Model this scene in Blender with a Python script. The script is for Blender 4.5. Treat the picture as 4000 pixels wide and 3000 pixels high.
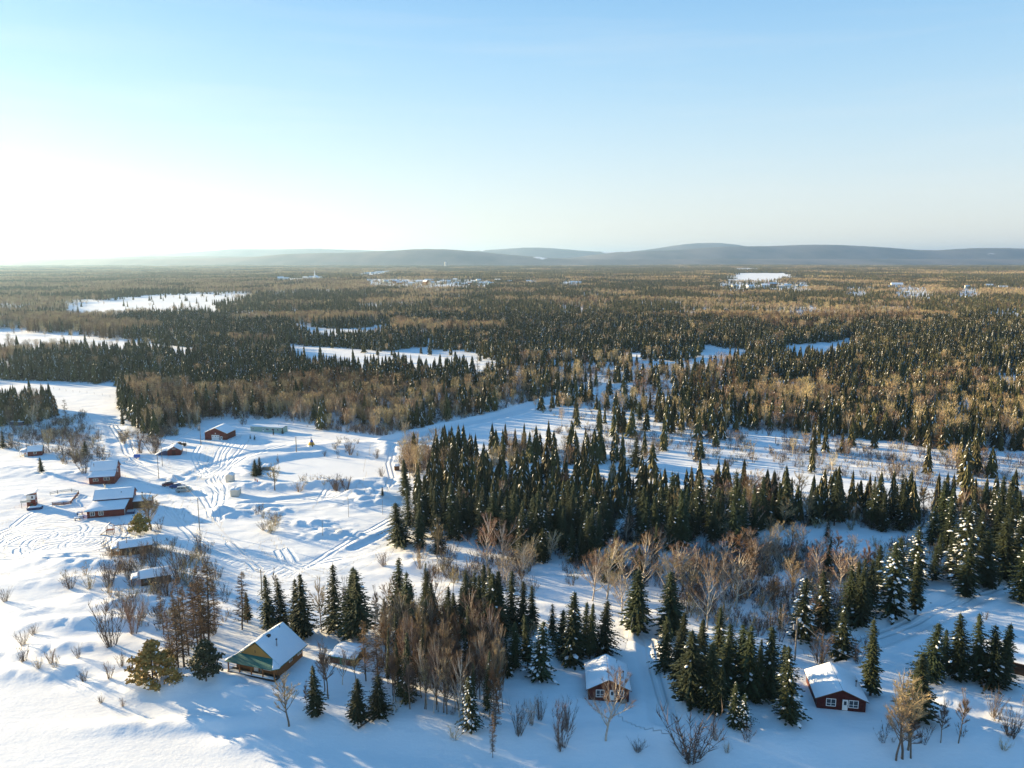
import bpy, math, random
import numpy as np
from mathutils import Vector, Matrix

# ------------------------------------------------------------------ scene, camera, light
scene = bpy.context.scene
for o in list(bpy.data.objects):
    bpy.data.objects.remove(o)
COL = scene.collection
PI = math.pi
CAM_H = 75.0
PITCH = math.radians(9.1)
FPX = 3044.0                      # focal length in units of the 4000 px wide photograph
cam_d = bpy.data.cameras.new('camera')
cam_d.sensor_width = 36.0
cam_d.lens = 36.0 * FPX / 4000.0
cam_d.clip_start = 1.0
cam_d.clip_end = 90000.0
cam = bpy.data.objects.new('camera', cam_d)
COL.objects.link(cam)
cam.location = (0, 0, CAM_H)
cam.rotation_euler = (math.radians(90) - PITCH, 0, 0)
scene.camera = cam
scene.render.resolution_x = 1024
scene.render.resolution_y = 768

SUN_EL = math.radians(10.4)
SUN_AZ = math.radians(62.7)       # to the left of the view direction (+Y)
sd = Vector((-math.sin(SUN_AZ) * math.cos(SUN_EL), math.cos(SUN_AZ) * math.cos(SUN_EL), math.sin(SUN_EL)))
w = bpy.data.worlds.new("World")
scene.world = w
w.use_nodes = True
nt = w.node_tree
nt.nodes.clear()
wo = nt.nodes.new('ShaderNodeOutputWorld')
bg = nt.nodes.new('ShaderNodeBackground')
sky = nt.nodes.new('ShaderNodeTexSky')
sky.sky_type = 'NISHITA'
sky.sun_disc = False
sky.sun_elevation = SUN_EL
sky.sun_rotation = -SUN_AZ
sky.altitude = 0
sky.air_density = 1.0
sky.dust_density = 0.1
sky.ozone_density = 1.6
bg.inputs['Strength'].default_value = 0.05
# the low sky is whiter and brighter than the Nishita model alone gives
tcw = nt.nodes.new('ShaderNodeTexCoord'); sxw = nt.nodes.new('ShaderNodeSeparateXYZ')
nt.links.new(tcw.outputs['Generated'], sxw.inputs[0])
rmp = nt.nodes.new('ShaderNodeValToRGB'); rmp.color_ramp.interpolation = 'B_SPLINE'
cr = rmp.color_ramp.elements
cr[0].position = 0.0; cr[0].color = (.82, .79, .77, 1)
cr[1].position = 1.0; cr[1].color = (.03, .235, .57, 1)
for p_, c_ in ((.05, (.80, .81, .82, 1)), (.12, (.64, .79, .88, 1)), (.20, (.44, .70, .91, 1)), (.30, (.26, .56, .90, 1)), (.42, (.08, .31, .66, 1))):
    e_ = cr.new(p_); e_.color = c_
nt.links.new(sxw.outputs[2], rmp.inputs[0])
# faint streaks of thin cloud low in the sky
mpw = nt.nodes.new('ShaderNodeMapping'); mpw.inputs['Scale'].default_value = (1.6, 1.6, 22)
mpw.inputs['Rotation'].default_value = (.02, .035, 0)
nt.links.new(tcw.outputs['Generated'], mpw.inputs[0])
nzw = nt.nodes.new('ShaderNodeTexNoise'); nzw.inputs['Scale'].default_value = 1.7; nzw.inputs['Detail'].default_value = 6; nzw.inputs['Roughness'].default_value = .55
nt.links.new(mpw.outputs[0], nzw.inputs['Vector'])
mrw = nt.nodes.new('ShaderNodeMapRange'); mrw.inputs[1].default_value = .50; mrw.inputs[2].default_value = .78; mrw.inputs[4].default_value = .16
nt.links.new(nzw.outputs[0], mrw.inputs[0])
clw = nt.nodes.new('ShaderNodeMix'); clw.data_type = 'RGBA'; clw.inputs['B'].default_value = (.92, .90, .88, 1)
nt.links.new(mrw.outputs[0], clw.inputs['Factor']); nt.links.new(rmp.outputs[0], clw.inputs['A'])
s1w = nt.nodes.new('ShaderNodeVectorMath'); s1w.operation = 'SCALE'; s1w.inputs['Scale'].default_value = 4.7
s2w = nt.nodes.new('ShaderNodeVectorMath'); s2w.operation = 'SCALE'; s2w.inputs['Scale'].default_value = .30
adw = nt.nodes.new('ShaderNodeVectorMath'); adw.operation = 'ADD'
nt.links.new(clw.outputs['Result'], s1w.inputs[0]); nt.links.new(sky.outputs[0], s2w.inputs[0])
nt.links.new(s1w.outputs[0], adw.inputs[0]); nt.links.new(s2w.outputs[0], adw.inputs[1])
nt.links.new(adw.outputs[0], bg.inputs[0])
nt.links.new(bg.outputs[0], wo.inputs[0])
sun_d = bpy.data.lights.new('sun', 'SUN')
sun_d.energy = 5.0
sun_d.angle = math.radians(0.6)
sun_d.color = (1.0, 0.77, 0.44)
sun = bpy.data.objects.new('sun', sun_d)
COL.objects.link(sun)
sun.rotation_euler = sd.to_track_quat('Z', 'Y').to_euler()
scene.view_settings.view_transform = 'Standard'
scene.view_settings.look = 'None'
scene.view_settings.exposure = 1.86
scene.view_settings.gamma = 1.0
scene.view_settings.use_curve_mapping = False
scene.render.engine = 'CYCLES'
scene.cycles.max_bounces = 6
scene.cycles.diffuse_bounces = 3
scene.cycles.volume_bounces = 0

# ------------------------------------------------------------------ projection helpers
cp, sp_ = math.cos(PITCH), math.sin(PITCH)

def project(x, y, z=0.0):
    fwd = y * cp - (z - CAM_H) * sp_
    up = y * sp_ + (z - CAM_H) * cp
    fwd = np.where(fwd < 1, 1, fwd)
    return 2000 + FPX * x / fwd, 1500 - FPX * up / fwd

def flat(px, py, z=0.0):
    r = (px - 2000) / FPX
    u = -(py - 1500) / FPX
    dy = cp + sp_ * u
    dz = -sp_ + cp * u
    t = (z - CAM_H) / dz
    return r * t, dy * t

# ------------------------------------------------------------------ noise
def _hash(ix, iy, seed):
    n = (ix.astype(np.int64) * 374761393 + iy.astype(np.int64) * 668265263 + seed * 974711) & 0x7fffffff
    n = ((n ^ (n >> 13)) * 1274126177) & 0x7fffffff
    n = (n ^ (n >> 16)) & 0xffffff
    return n / float(0xffffff)

def vnoise(x, y, seed=0):
    x = np.asarray(x, float); y = np.asarray(y, float)
    ix = np.floor(x); iy = np.floor(y)
    fx = x - ix; fy = y - iy
    fx = fx * fx * (3 - 2 * fx); fy = fy * fy * (3 - 2 * fy)
    a = _hash(ix, iy, seed); b = _hash(ix + 1, iy, seed)
    c = _hash(ix, iy + 1, seed); d = _hash(ix + 1, iy + 1, seed)
    return (a * (1 - fx) + b * fx) * (1 - fy) + (c * (1 - fx) + d * fx) * fy

def fbm(x, y, seed=0, octs=4):
    s = 0; a = 0.5; f = 1.0; t = 0
    for k in range(octs):
        s = s + a * vnoise(x * f + 17.3 * k, y * f - 9.1 * k, seed + k); t += a
        a *= 0.5; f *= 2.03
    return s / t

def inpoly(px, py, poly):
    px = np.asarray(px, float); py = np.asarray(py, float)
    c = np.zeros(px.shape, bool)
    n = len(poly)
    for i in range(n):
        x1, y1 = poly[i]; x2, y2 = poly[(i + 1) % n]
        if y1 == y2: continue
        cond = ((y1 > py) != (y2 > py)) & (px < (x2 - x1) * (py - y1) / (y2 - y1) + x1)
        c ^= cond
    return c

def sstep(v, a, b):
    t = np.clip((v - a) / (b - a), 0, 1)
    return t * t * (3 - 2 * t)

# ------------------------------------------------------------------ terrain height
SHORE = [flat(*p) for p in [(-1800, 2050), (-300, 2380), (50, 2570), (250, 2700), (450, 2790), (700, 2850), (900, 2885),
                            (1200, 2930), (1700, 2985), (2400, 3020), (4200, 3050), (6000, 3080)]]
SHX = np.array([p[0] for p in SHORE]); SHY = np.array([p[1] for p in SHORE])
# snow heaps / drifts: photo position, height, half sizes (m), roughness
HEAPS = [
    (980, 2010, 1.5, 8, 3, .5), (1080, 2030, 1.2, 6, 3, .6), (1210, 2080, 1.6, 8, 4, .9), (1300, 2120, 1.5, 9, 4, .9),
    (1440, 1985, 2.0, 8, 6, .9), (1400, 1960, 1.6, 8, 4, .6), (1360, 1920, 1.6, 12, 4, .3), (1450, 1900, 1.4, 8, 3, .3),
    (1240, 1925, 1.3, 16, 3, .2), (1100, 1935, 1.2, 14, 3, .2), (960, 1925, 1.8, 8, 4, .3), (980, 1880, 1.6, 9, 5, .3),
    (1000, 1850, 1.8, 6, 5, .4), (1200, 1770, 1.2, 20, 4, .3), (1350, 1755, 1.2, 20, 5, .2), (1500, 1790, 1.2, 5, 14, .5),
    (1490, 1860, 1.0, 5, 8, .5), (900, 2040, 1.2, 8, 3, .8), (870, 2030, 1.0, 4, 3, .8), (680, 1890, .9, 10, 2, .8),
    (500, 1760, 1.4, 5, 6, .7), (540, 1810, 1.4, 8, 4, .5), (440, 1740, .9, 3, 8, .8), (330, 1850, 1.0, 8, 5, .4),
    (300, 1880, 1.0, 7, 5, .6), (60, 1860, 1.2, 14, 5, .3), (150, 1880, .8, 12, 4, .4), (250, 1985, .9, 10, 3, .3),
    (80, 1970, .9, 8, 3, .3), (230, 2215, 1.6, 8, 4, .3), (340, 2240, 1.6, 10, 4, .3), (180, 2300, 1.0, 12, 5, .2),
    (420, 2300, 1.3, 7, 3, .5), (470, 2380, 1.1, 8, 4, .5), (560, 2390, 1.0, 6, 3, .5), (330, 2365, .9, 3, 1.6, .2),
    (300, 2470, 1.3, 14, 2.6, .3), (180, 2560, 1.2, 12, 2.4, .3), (100, 2620, 1.0, 8, 3, .3), (420, 2460, 1.0, 8, 2.4, .3),
    (230, 2640, .9, 6, 2, .5), (420, 2690, .8, 6, 2, .4), (620, 2720, 1.0, 8, 2.4, .3), (760, 2700, 1.2, 8, 2.6, .4),
    (850, 2690, 1.0, 4, 1.8, .4), (760, 2830, 1.0, 4, 1.8, .3), (900, 2840, 1.2, 5, 1.8, .4), (950, 2730, .8, 3, 1.4, .3),
    (500, 2840, .8, 8, 2, .3), (1000, 2900, .9, 6, 2, .3), (560, 2620, .8, 5, 2, .3), (130, 2420, .7, 8, 3, .3),
    (2560, 2440, .9, 5, 1.4, .5), (2500, 2470, .6, 4, 1.5, .5), (2570, 2800, .5, 1.4, 12, .3), (2640, 2700, .7, 1.6, 9, .3),
    (3470, 2780, .9, 4, 2, .6), (3720, 2770, 1.2, 3, 2, .9), (3850, 2790, 1.0, 5, 1.6, .8), (3980, 2820, 1.0, 4, 1.6, .8),
    (3520, 2430, .8, 14, 1.5, .3), (3740, 2360, .9, 10, 1.6, .3), (2560, 2890, .4, 1.6, 1, .3),
    (2250, 2290, .8, 12, 2, .5), (2450, 2330, .8, 12, 2, .5), (2950, 2300, 1.0, 6, 3, .5), (3130, 2200, .9, 8, 3, .5),
    (1700, 2240, 1.0, 14, 4, .5), (1640, 2160, .8, 10, 3, .4), (1560, 2200, .7, 10, 3, .5), (1750, 2330, .7, 12, 3, .4),
]
HEAPS = [(flat(a, b) + (h, rx, ry, r)) for a, b, h, rx, ry, r in HEAPS]
# roads and trails: photo polyline, half width (m), depth
def gline(pts): return [flat(*p) for p in pts]
ROADS = [
    (gline([(440, 1650), (470, 1760), (500, 1830), (620, 1900), (760, 1960), (900, 2010), (1050, 1990), (1250, 1970)]), 3.6, .35),
    (gline([(640, 2000), (720, 2120), (900, 2190), (1150, 2240), (1350, 2200), (1560, 2130)]), 3.4, .16),
    (gline([(1560, 2085), (1460, 2135), (1380, 2170)]), 1.3, .35),
    (gline([(1540, 1740), (1530, 1790), (1540, 1850), (1530, 1920)]), 1.6, .3),
    (gline([(1540, 1740), (1740, 1690), (1950, 1640), (2200, 1570), (2440, 1520)]), 5.0, .9),
    (gline([(4100, 2290), (3850, 2330), (3600, 2440), (3400, 2530), (3150, 2600), (2900, 2610), (2560, 2520), (2350, 2470), (1900, 2400)]), 3.4, .5),
    (gline([(2540, 2500), (2560, 2640), (2610, 2850)]), 2.6, .4),
    (gline([(1230, 1780), (1000, 1790), (800, 1850), (700, 1900)]), 2.0, .25),
]

def seg_dist(x, y, pts):
    d = np.full(x.shape, 1e9)
    for (x1, y1), (x2, y2) in zip(pts[:-1], pts[1:]):
        dx, dy = x2 - x1, y2 - y1
        t = np.clip(((x - x1) * dx + (y - y1) * dy) / (dx * dx + dy * dy), 0, 1)
        d = np.minimum(d, np.hypot(x - x1 - t * dx, y - y1 - t * dy))
    return d

def height(x, y):
    x = np.asarray(x, float); y = np.asarray(y, float)
    ys = np.interp(x, SHX, SHY)
    land = sstep(y - ys, 0, 9)
    z = 1.6 * land + 1.2 * land * fbm(x / 60, y / 60, 5, 3) * sstep(y, 100, 260)
    far = sstep(y, 380, 1200)
    z = z + far * 6 * (fbm(x / 700, y / 700, 11, 3) - .5) + sstep(y, 1500, 5000) * 22 * (fbm(x / 2600, y / 2600, 12, 3) - .5)
    near = 1 - sstep(y, 500, 900)
    rough = fbm(x / 6, y / 3.2, 21, 4) - .5
    mid = fbm(x / 22, y / 12, 22, 3) - .5
    z = z + near * land * (0.36 * rough + 0.45 * mid) + near * (1 - land) * 0.10 * (fbm(x / 14, y / 6, 23, 3) - .5)
    # tufty open belt
    for hx, hy, hh, rx, ry, rr in HEAPS:
        m = (np.abs(x - hx) < 4 * rx) & (np.abs(y - hy) < 4 * ry)
        if not np.any(m): continue
        xm, ym = (x[m], y[m]) if x.ndim else (x, y)
        g = .8 * np.exp(-(((xm - hx) / rx) ** 2 + ((ym - hy) / ry) ** 2))
        n = 1 + rr * 2.2 * (fbm(xm / 2.2, ym / 2.2, 31, 3) - .5)
        if x.ndim: z[m] += hh * g * n
        else: z = z + hh * g * n
    for pts, hw, dep in ROADS:
        d = seg_dist(x, y, pts)
        inside = 1 - sstep(d, hw * .75, hw * 1.15)
        berm = np.exp(-((d - hw * 1.35) / (hw * .28)) ** 2)
        z = z - dep * inside + .35 * dep / .35 * .6 * berm * (0.5 + fbm(x / 2.5, y / 2.5, 33, 2))
    for pn in ('pond',):
        px0, py0 = flat(1330, 1840)
        r = np.sqrt(((x - px0) / 34) ** 2 + ((y - py0) / 22) ** 2)
        pm = 1 - sstep(r, .75, 1.05)
        z = z * (1 - pm) + (0.9 + .15 * mid) * pm
    return z

def G(px, py):
    z = 1.5
    for _ in range(6):
        x, y = flat(px, py, z)
        z = float(height(np.array([x]), np.array([y]))[0])
    x, y = flat(px, py, z)
    return Vector((x, y, z))

def top_h(base, ytop):
    t = (1500 - ytop) / FPX
    zz = CAM_H + base.y * (t * cp - sp_) / (cp + t * sp_)
    return max(.5, zz - base.z)

# ------------------------------------------------------------------ materials
def mat(name, color, rough=.8, noise=0, scale=3.0, col2=None, bump=0, metallic=0, objrand=0, coord='Object', stretch=None, spec=.3):
    m = bpy.data.materials.new(name); m.use_nodes = True
    n = m.node_tree; b = n.nodes['Principled BSDF']
    b.inputs['Roughness'].default_value = rough
    b.inputs['Metallic'].default_value = metallic
    b.inputs['Specular IOR Level'].default_value = spec
    tc = n.nodes.new('ShaderNodeTexCoord')
    mp = n.nodes.new('ShaderNodeMapping')
    if stretch: mp.inputs['Scale'].default_value = stretch
    n.links.new(tc.outputs[coord], mp.inputs[0])
    nz = n.nodes.new('ShaderNodeTexNoise'); nz.inputs['Scale'].default_value = scale; nz.inputs['Detail'].default_value = 4
    n.links.new(mp.outputs[0], nz.inputs['Vector'])
    c1 = tuple(color) + (1,)
    if col2 is None: col2 = tuple(c * (1 - .45) for c in color)
    mx = n.nodes.new('ShaderNodeMix'); mx.data_type = 'RGBA'
    mx.inputs['A'].default_value = c1; mx.inputs['B'].default_value = tuple(col2) + (1,)
    rp = n.nodes.new('ShaderNodeMapRange'); rp.inputs[1].default_value = .35; rp.inputs[2].default_value = .65
    rp.inputs[4].default_value = noise if noise else 0.25
    n.links.new(nz.outputs[0], rp.inputs[0]); n.links.new(rp.outputs[0], mx.inputs['Factor'])
    out = mx.outputs['Result']
    if objrand:
        oi = n.nodes.new('ShaderNodeObjectInfo')
        hs = n.nodes.new('ShaderNodeHueSaturation')
        r2 = n.nodes.new('ShaderNodeMapRange'); r2.inputs[3].default_value = 1 - objrand; r2.inputs[4].default_value = 1 + objrand
        n.links.new(oi.outputs['Random'], r2.inputs[0]); n.links.new(r2.outputs[0], hs.inputs['Value'])
        mu = n.nodes.new('ShaderNodeMath'); mu.operation = 'MULTIPLY'; mu.inputs[1].default_value = 7.31
        fr = n.nodes.new('ShaderNodeMath'); fr.operation = 'FRACT'
        n.links.new(oi.outputs['Random'], mu.inputs[0]); n.links.new(mu.outputs[0], fr.inputs[0])
        r3 = n.nodes.new('ShaderNodeMapRange'); r3.inputs[3].default_value = .5 - objrand * .06; r3.inputs[4].default_value = .5 + objrand * .06
        n.links.new(fr.outputs[0], r3.inputs[0]); n.links.new(r3.outputs[0], hs.inputs['Hue'])
        n.links.new(out, hs.inputs['Color']); out = hs.outputs[0]
    n.links.new(out, b.inputs['Base Color'])
    if bump:
        bp = n.nodes.new('ShaderNodeBump'); bp.inputs['Strength'].default_value = bump; bp.inputs['Distance'].default_value = .05
        n.links.new(nz.outputs[0], bp.inputs['Height']); n.links.new(bp.outputs[0], b.inputs['Normal'])
    return m

def wood(name, color, col2, vertical=False, plank=.18, rough=.8):
    """board siding: procedural grooves by object coordinates"""
    m = mat(name, color, rough, .6, 1.2, col2)
    n = m.node_tree; b = n.nodes['Principled BSDF']
    tc = n.nodes.new('ShaderNodeTexCoord'); sx = n.nodes.new('ShaderNodeSeparateXYZ')
    n.links.new(tc.outputs['Object'], sx.inputs[0])
    if vertical:
        ad = n.nodes.new('ShaderNodeMath'); ad.operation = 'ADD'
        n.links.new(sx.outputs[0], ad.inputs[0]); n.links.new(sx.outputs[1], ad.inputs[1]); src = ad.outputs[0]
    else: src = sx.outputs[2]
    dv = n.nodes.new('ShaderNodeMath'); dv.operation = 'DIVIDE'; dv.inputs[1].default_value = plank
    fr = n.nodes.new('ShaderNodeMath'); fr.operation = 'FRACT'
    n.links.new(src, dv.inputs[0]); n.links.new(dv.outputs[0], fr.inputs[0])
    bp = n.nodes.new('ShaderNodeBump'); bp.inputs['Strength'].default_value = .8; bp.inputs['Distance'].default_value = .03
    n.links.new(fr.outputs[0], bp.inputs['Height']); n.links.new(bp.outputs[0], b.inputs['Normal'])
    return m

M = {}
M['needle'] = mat('spruce_needles', (.040, .052, .020), .75, .8, .9, (.018, .028, .012), objrand=.35)
M['needle_far'] = mat('wood_needles', (.098, .084, .028), .75, 1, .35, (.038, .044, .017), objrand=.4)
M['needle_gold'] = mat('golden_needles', (.30, .21, .05), .75, .6, .8, (.12, .11, .035), objrand=.2)
M['needle_cedar'] = mat('cedar_needles', (.045, .050, .022), .75, .6, .8, (.022, .03, .014))
M['bark_dark'] = mat('conifer_bark', (.09, .065, .05), .9, .5, 4)
M['bark_pale'] = mat('pale_birch_bark', (.58, .51, .42), .8, .6, 2.5, (.26, .22, .17), objrand=.2)
M['bark_grey'] = mat('grey_brown_bark', (.16, .125, .095), .85, .6, 2.5, (.09, .07, .055), objrand=.2)
M['twig'] = mat('beige_twigs', (.42, .33, .18), .8, .6, .5, (.27, .20, .11), objrand=.3)
M['twig_red'] = mat('reddish_twigs', (.23, .145, .09), .8, .6, .5, (.15, .095, .065), objrand=.25)
M['twig_larch'] = mat('larch_twigs', (.20, .115, .055), .8, .6, .5, (.12, .07, .035), objrand=.2)
M['twig_dark'] = mat('dark_twigs', (.115, .085, .07), .8, .6, .5, (.08, .055, .05), objrand=.2)
M['snow'] = mat('clump_snow', (.84, .86, .88), .6, .2, 3, (.78, .80, .84))
M['roof_snow'] = mat('roof_snow', (.84, .86, .88), .6, .3, .8, (.76, .79, .84), bump=.4)
M['red_wall'] = wood('red_boards', (.17, .030, .021), (.12, .026, .019))
M['dark_red_wall'] = wood('dark_red_boards', (.075, .014, .012), (.05, .011, .010))
M['rust_wall'] = wood('rust_red_boards', (.16, .035, .025), (.10, .03, .02))
M['brown_wall'] = wood('brown_boards', (.13, .065, .035), (.075, .04, .025))
M['log_wall'] = wood('honey_log_wall', (.30, .125, .045), (.21, .09, .035), plank=.22)
M['gable_wood'] = wood('golden_gable_boards', (.42, .23, .06), (.34, .18, .05), vertical=True)
M['green_metal'] = wood('green_metal_roofing', (.014, .13, .11), (.010, .10, .085), vertical=True, plank=.3, rough=.45)
M['green_trim'] = mat('green_trim', (.03, .17, .10), .5)
M['white'] = mat('white_paint', (.75, .75, .73), .5, .3, 2, (.66, .66, .65))
M['pale_wall'] = mat('pale_siding', (.58, .56, .50), .7, .3, 2)
M['pale_green'] = wood('pale_green_siding', (.38, .50, .42), (.34, .45, .38))
M['grey_wood'] = mat('weathered_wood', (.28, .235, .19), .85, .6, 5)
M['dark_wood'] = mat('dark_wood', (.07, .045, .035), .85, .6, 5)
M['blue_trim'] = mat('navy_trim', (.05, .06, .13), .5)
M['metal'] = mat('galvanised_metal', (.35, .35, .36), .4, .3, 6, metallic=.7)
M['black'] = mat('black_metal', (.02, .02, .02), .5)
M['glass'] = mat('window_glass', (.03, .04, .05), .08, .3, 2, spec=.8)
M['tyre'] = mat('tyre_rubber', (.015, .015, .015), .8)
M['wire'] = mat('pale_wire', (.45, .42, .38), .5)
M['blue'] = mat('blue_plastic', (.03, .12, .45), .5)
M['yellow'] = mat('yellow_canvas', (.62, .36, .06), .8)
M['redflag'] = mat('red_fabric', (.65, .05, .05), .7)

def car_paint(name, c):
    m = mat(name, c, .3, .1, 2); m.node_tree.nodes['Principled BSDF'].inputs['Coat Weight'].default_value = .6
    return m

# snow ground ----------------------------------------------------------------
def ground_material():
    m = bpy.data.materials.new('snow_ground'); m.use_nodes = True
    n = m.node_tree; b = n.nodes['Principled BSDF']; L = n.links.new
    b.inputs['Roughness'].default_value = .65
    b.inputs['Specular IOR Level'].default_value = .2
    tc = n.nodes.new('ShaderNodeTexCoord')
    def noise(scale, detail=5, stretch=None):
        mp = n.nodes.new('ShaderNodeMapping')
        if stretch: mp.inputs['Scale'].default_value = stretch; mp.inputs['Rotation'].default_value = (0, 0, .35)
        L(tc.outputs['Object'], mp.inputs[0])
        nz = n.nodes.new('ShaderNodeTexNoise'); nz.inputs['Scale'].default_value = scale; nz.inputs['Detail'].default_value = detail
        L(mp.outputs[0], nz.inputs['Vector']); return nz.outputs[0]
    af = n.nodes.new('ShaderNodeAttribute'); af.attribute_name = 'forest'
    at = n.nodes.new('ShaderNodeAttribute'); at.attribute_name = 'track'
    snowmix = n.nodes.new('ShaderNodeMix'); snowmix.data_type = 'RGBA'
    snowmix.inputs['A'].default_value = (.86, .87, .88, 1); snowmix.inputs['B'].default_value = (.78, .80, .82, 1)
    L(noise(.15), snowmix.inputs['Factor'])
    # far forest seen as ground cover
    r = n.nodes.new('ShaderNodeValToRGB')
    r.color_ramp.elements[0].position = .38; r.color_ramp.elements[0].color = (.030, .042, .028, 1)
    r.color_ramp.elements[1].position = .62; r.color_ramp.elements[1].color = (.15, .115, .075, 1)
    L(noise(.004, 7, (1, .45, 1)), r.inputs[0])
    mx = n.nodes.new('ShaderNodeMix'); mx.data_type = 'RGBA'
    L(af.outputs['Fac'], mx.inputs['Factor']); L(snowmix.outputs['Result'], mx.inputs['A']); L(r.outputs[0], mx.inputs['B'])
    L(mx.outputs['Result'], b.inputs['Base Color'])
    # bump: grain + wind drifts + tracks
    acc = None
    for (tx, ty), scl_, dist_ in (((250, 2110), .17, 2.5), ((180, 2090), .13, 4.0), ((330, 2150), .2, 3.0), ((1500, 1300), .12, 1.2), ((300, 1500), .15, 1.5)):
        wv = n.nodes.new('ShaderNodeTexWave'); wv.wave_type = 'RINGS'; wv.rings_direction = 'Z'
        wv.inputs['Scale'].default_value = scl_; wv.inputs['Distortion'].default_value = dist_; wv.inputs['Detail'].default_value = 1
        wv.inputs['Detail Scale'].default_value = .15
        c0 = flat(tx, ty, 2)
        mp = n.nodes.new('ShaderNodeMapping'); mp.inputs['Location'].default_value = (-c0[0], -c0[1], 0)
        L(tc.outputs['Object'], mp.inputs[0]); L(mp.outputs[0], wv.inputs['Vector'])
        th = n.nodes.new('ShaderNodeMapRange'); th.inputs[1].default_value = .62; th.inputs[2].default_value = .95
        L(wv.outputs['Fac'], th.inputs[0])
        nm = n.nodes.new('ShaderNodeMapRange'); nm.inputs[1].default_value = .44; nm.inputs[2].default_value = .56
        L(noise(.09 + .03 * scl_ + (0 if acc is None else .013), 2, (1, 1.3, 1)), nm.inputs[0])
        m1 = n.nodes.new('ShaderNodeMath'); m1.operation = 'MULTIPLY'; L(th.outputs[0], m1.inputs[0]); L(nm.outputs[0], m1.inputs[1])
        if acc is None: acc = m1.outputs[0]
        else:
            m2 = n.nodes.new('ShaderNodeMath'); m2.operation = 'MAXIMUM'; L(acc, m2.inputs[0]); L(m1.outputs[0], m2.inputs[1]); acc = m2.outputs[0]
    mul = n.nodes.new('ShaderNodeMath'); mul.operation = 'MULTIPLY'; L(acc, mul.inputs[0]); L(at.outputs['Fac'], mul.inputs[1])
    half = n.nodes.new('ShaderNodeMath'); half.operation = 'MULTIPLY'; L(mul.outputs[0], half.inputs[0]); half.inputs[1].default_value = .55; mul = half
    def mth(op, a_, b_=None):
        q = n.nodes.new('ShaderNodeMath'); q.operation = op; L(a_, q.inputs[0])
        if b_ is not None: q.inputs[1].default_value = b_
        return q.outputs[0]
    rut = None
    for g_ in range(4):
        ar = n.nodes.new('ShaderNodeAttribute'); ar.attribute_name = 'rut%d' % g_
        v = mth('ABSOLUTE', mth('SUBTRACT', mth('ABSOLUTE', ar.outputs['Fac']), .8))
        mr = n.nodes.new('ShaderNodeMapRange'); mr.interpolation_type = 'SMOOTHSTEP'; mr.inputs[1].default_value = .14; mr.inputs[2].default_value = .62; mr.inputs[3].default_value = 1; mr.inputs[4].default_value = 0
        L(v, mr.inputs[0])
        if rut is None: rut = mr.outputs[0]
        else: q = n.nodes.new('ShaderNodeMath'); q.operation = 'MAXIMUM'; L(rut, q.inputs[0]); L(mr.outputs[0], q.inputs[1]); rut = q.outputs[0]
    q = n.nodes.new('ShaderNodeMath'); q.operation = 'MAXIMUM'; L(mul.outputs[0], q.inputs[0]); L(rut, q.inputs[1]); mul = q
    b1 = n.nodes.new('ShaderNodeBump'); b1.inputs['Strength'].default_value = 1; b1.inputs['Distance'].default_value = .17; b1.invert = True
    L(mul.outputs[0], b1.inputs['Height'])
    b2 = n.nodes.new('ShaderNodeBump'); b2.inputs['Strength'].default_value = .6; b2.inputs['Distance'].default_value = .13
    L(noise(.35, 6, (1, 2.2, 1)), b2.inputs['Height']); L(b1.outputs[0], b2.inputs['Normal'])
    b3 = n.nodes.new('ShaderNodeBump'); b3.inputs['Strength'].default_value = .5; b3.inputs['Distance'].default_value = .07
    L(noise(1.6, 5), b3.inputs['Height']); L(b2.outputs[0], b3.inputs['Normal'])
    L(b3.outputs[0], b.inputs['Normal'])
    return m

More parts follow.
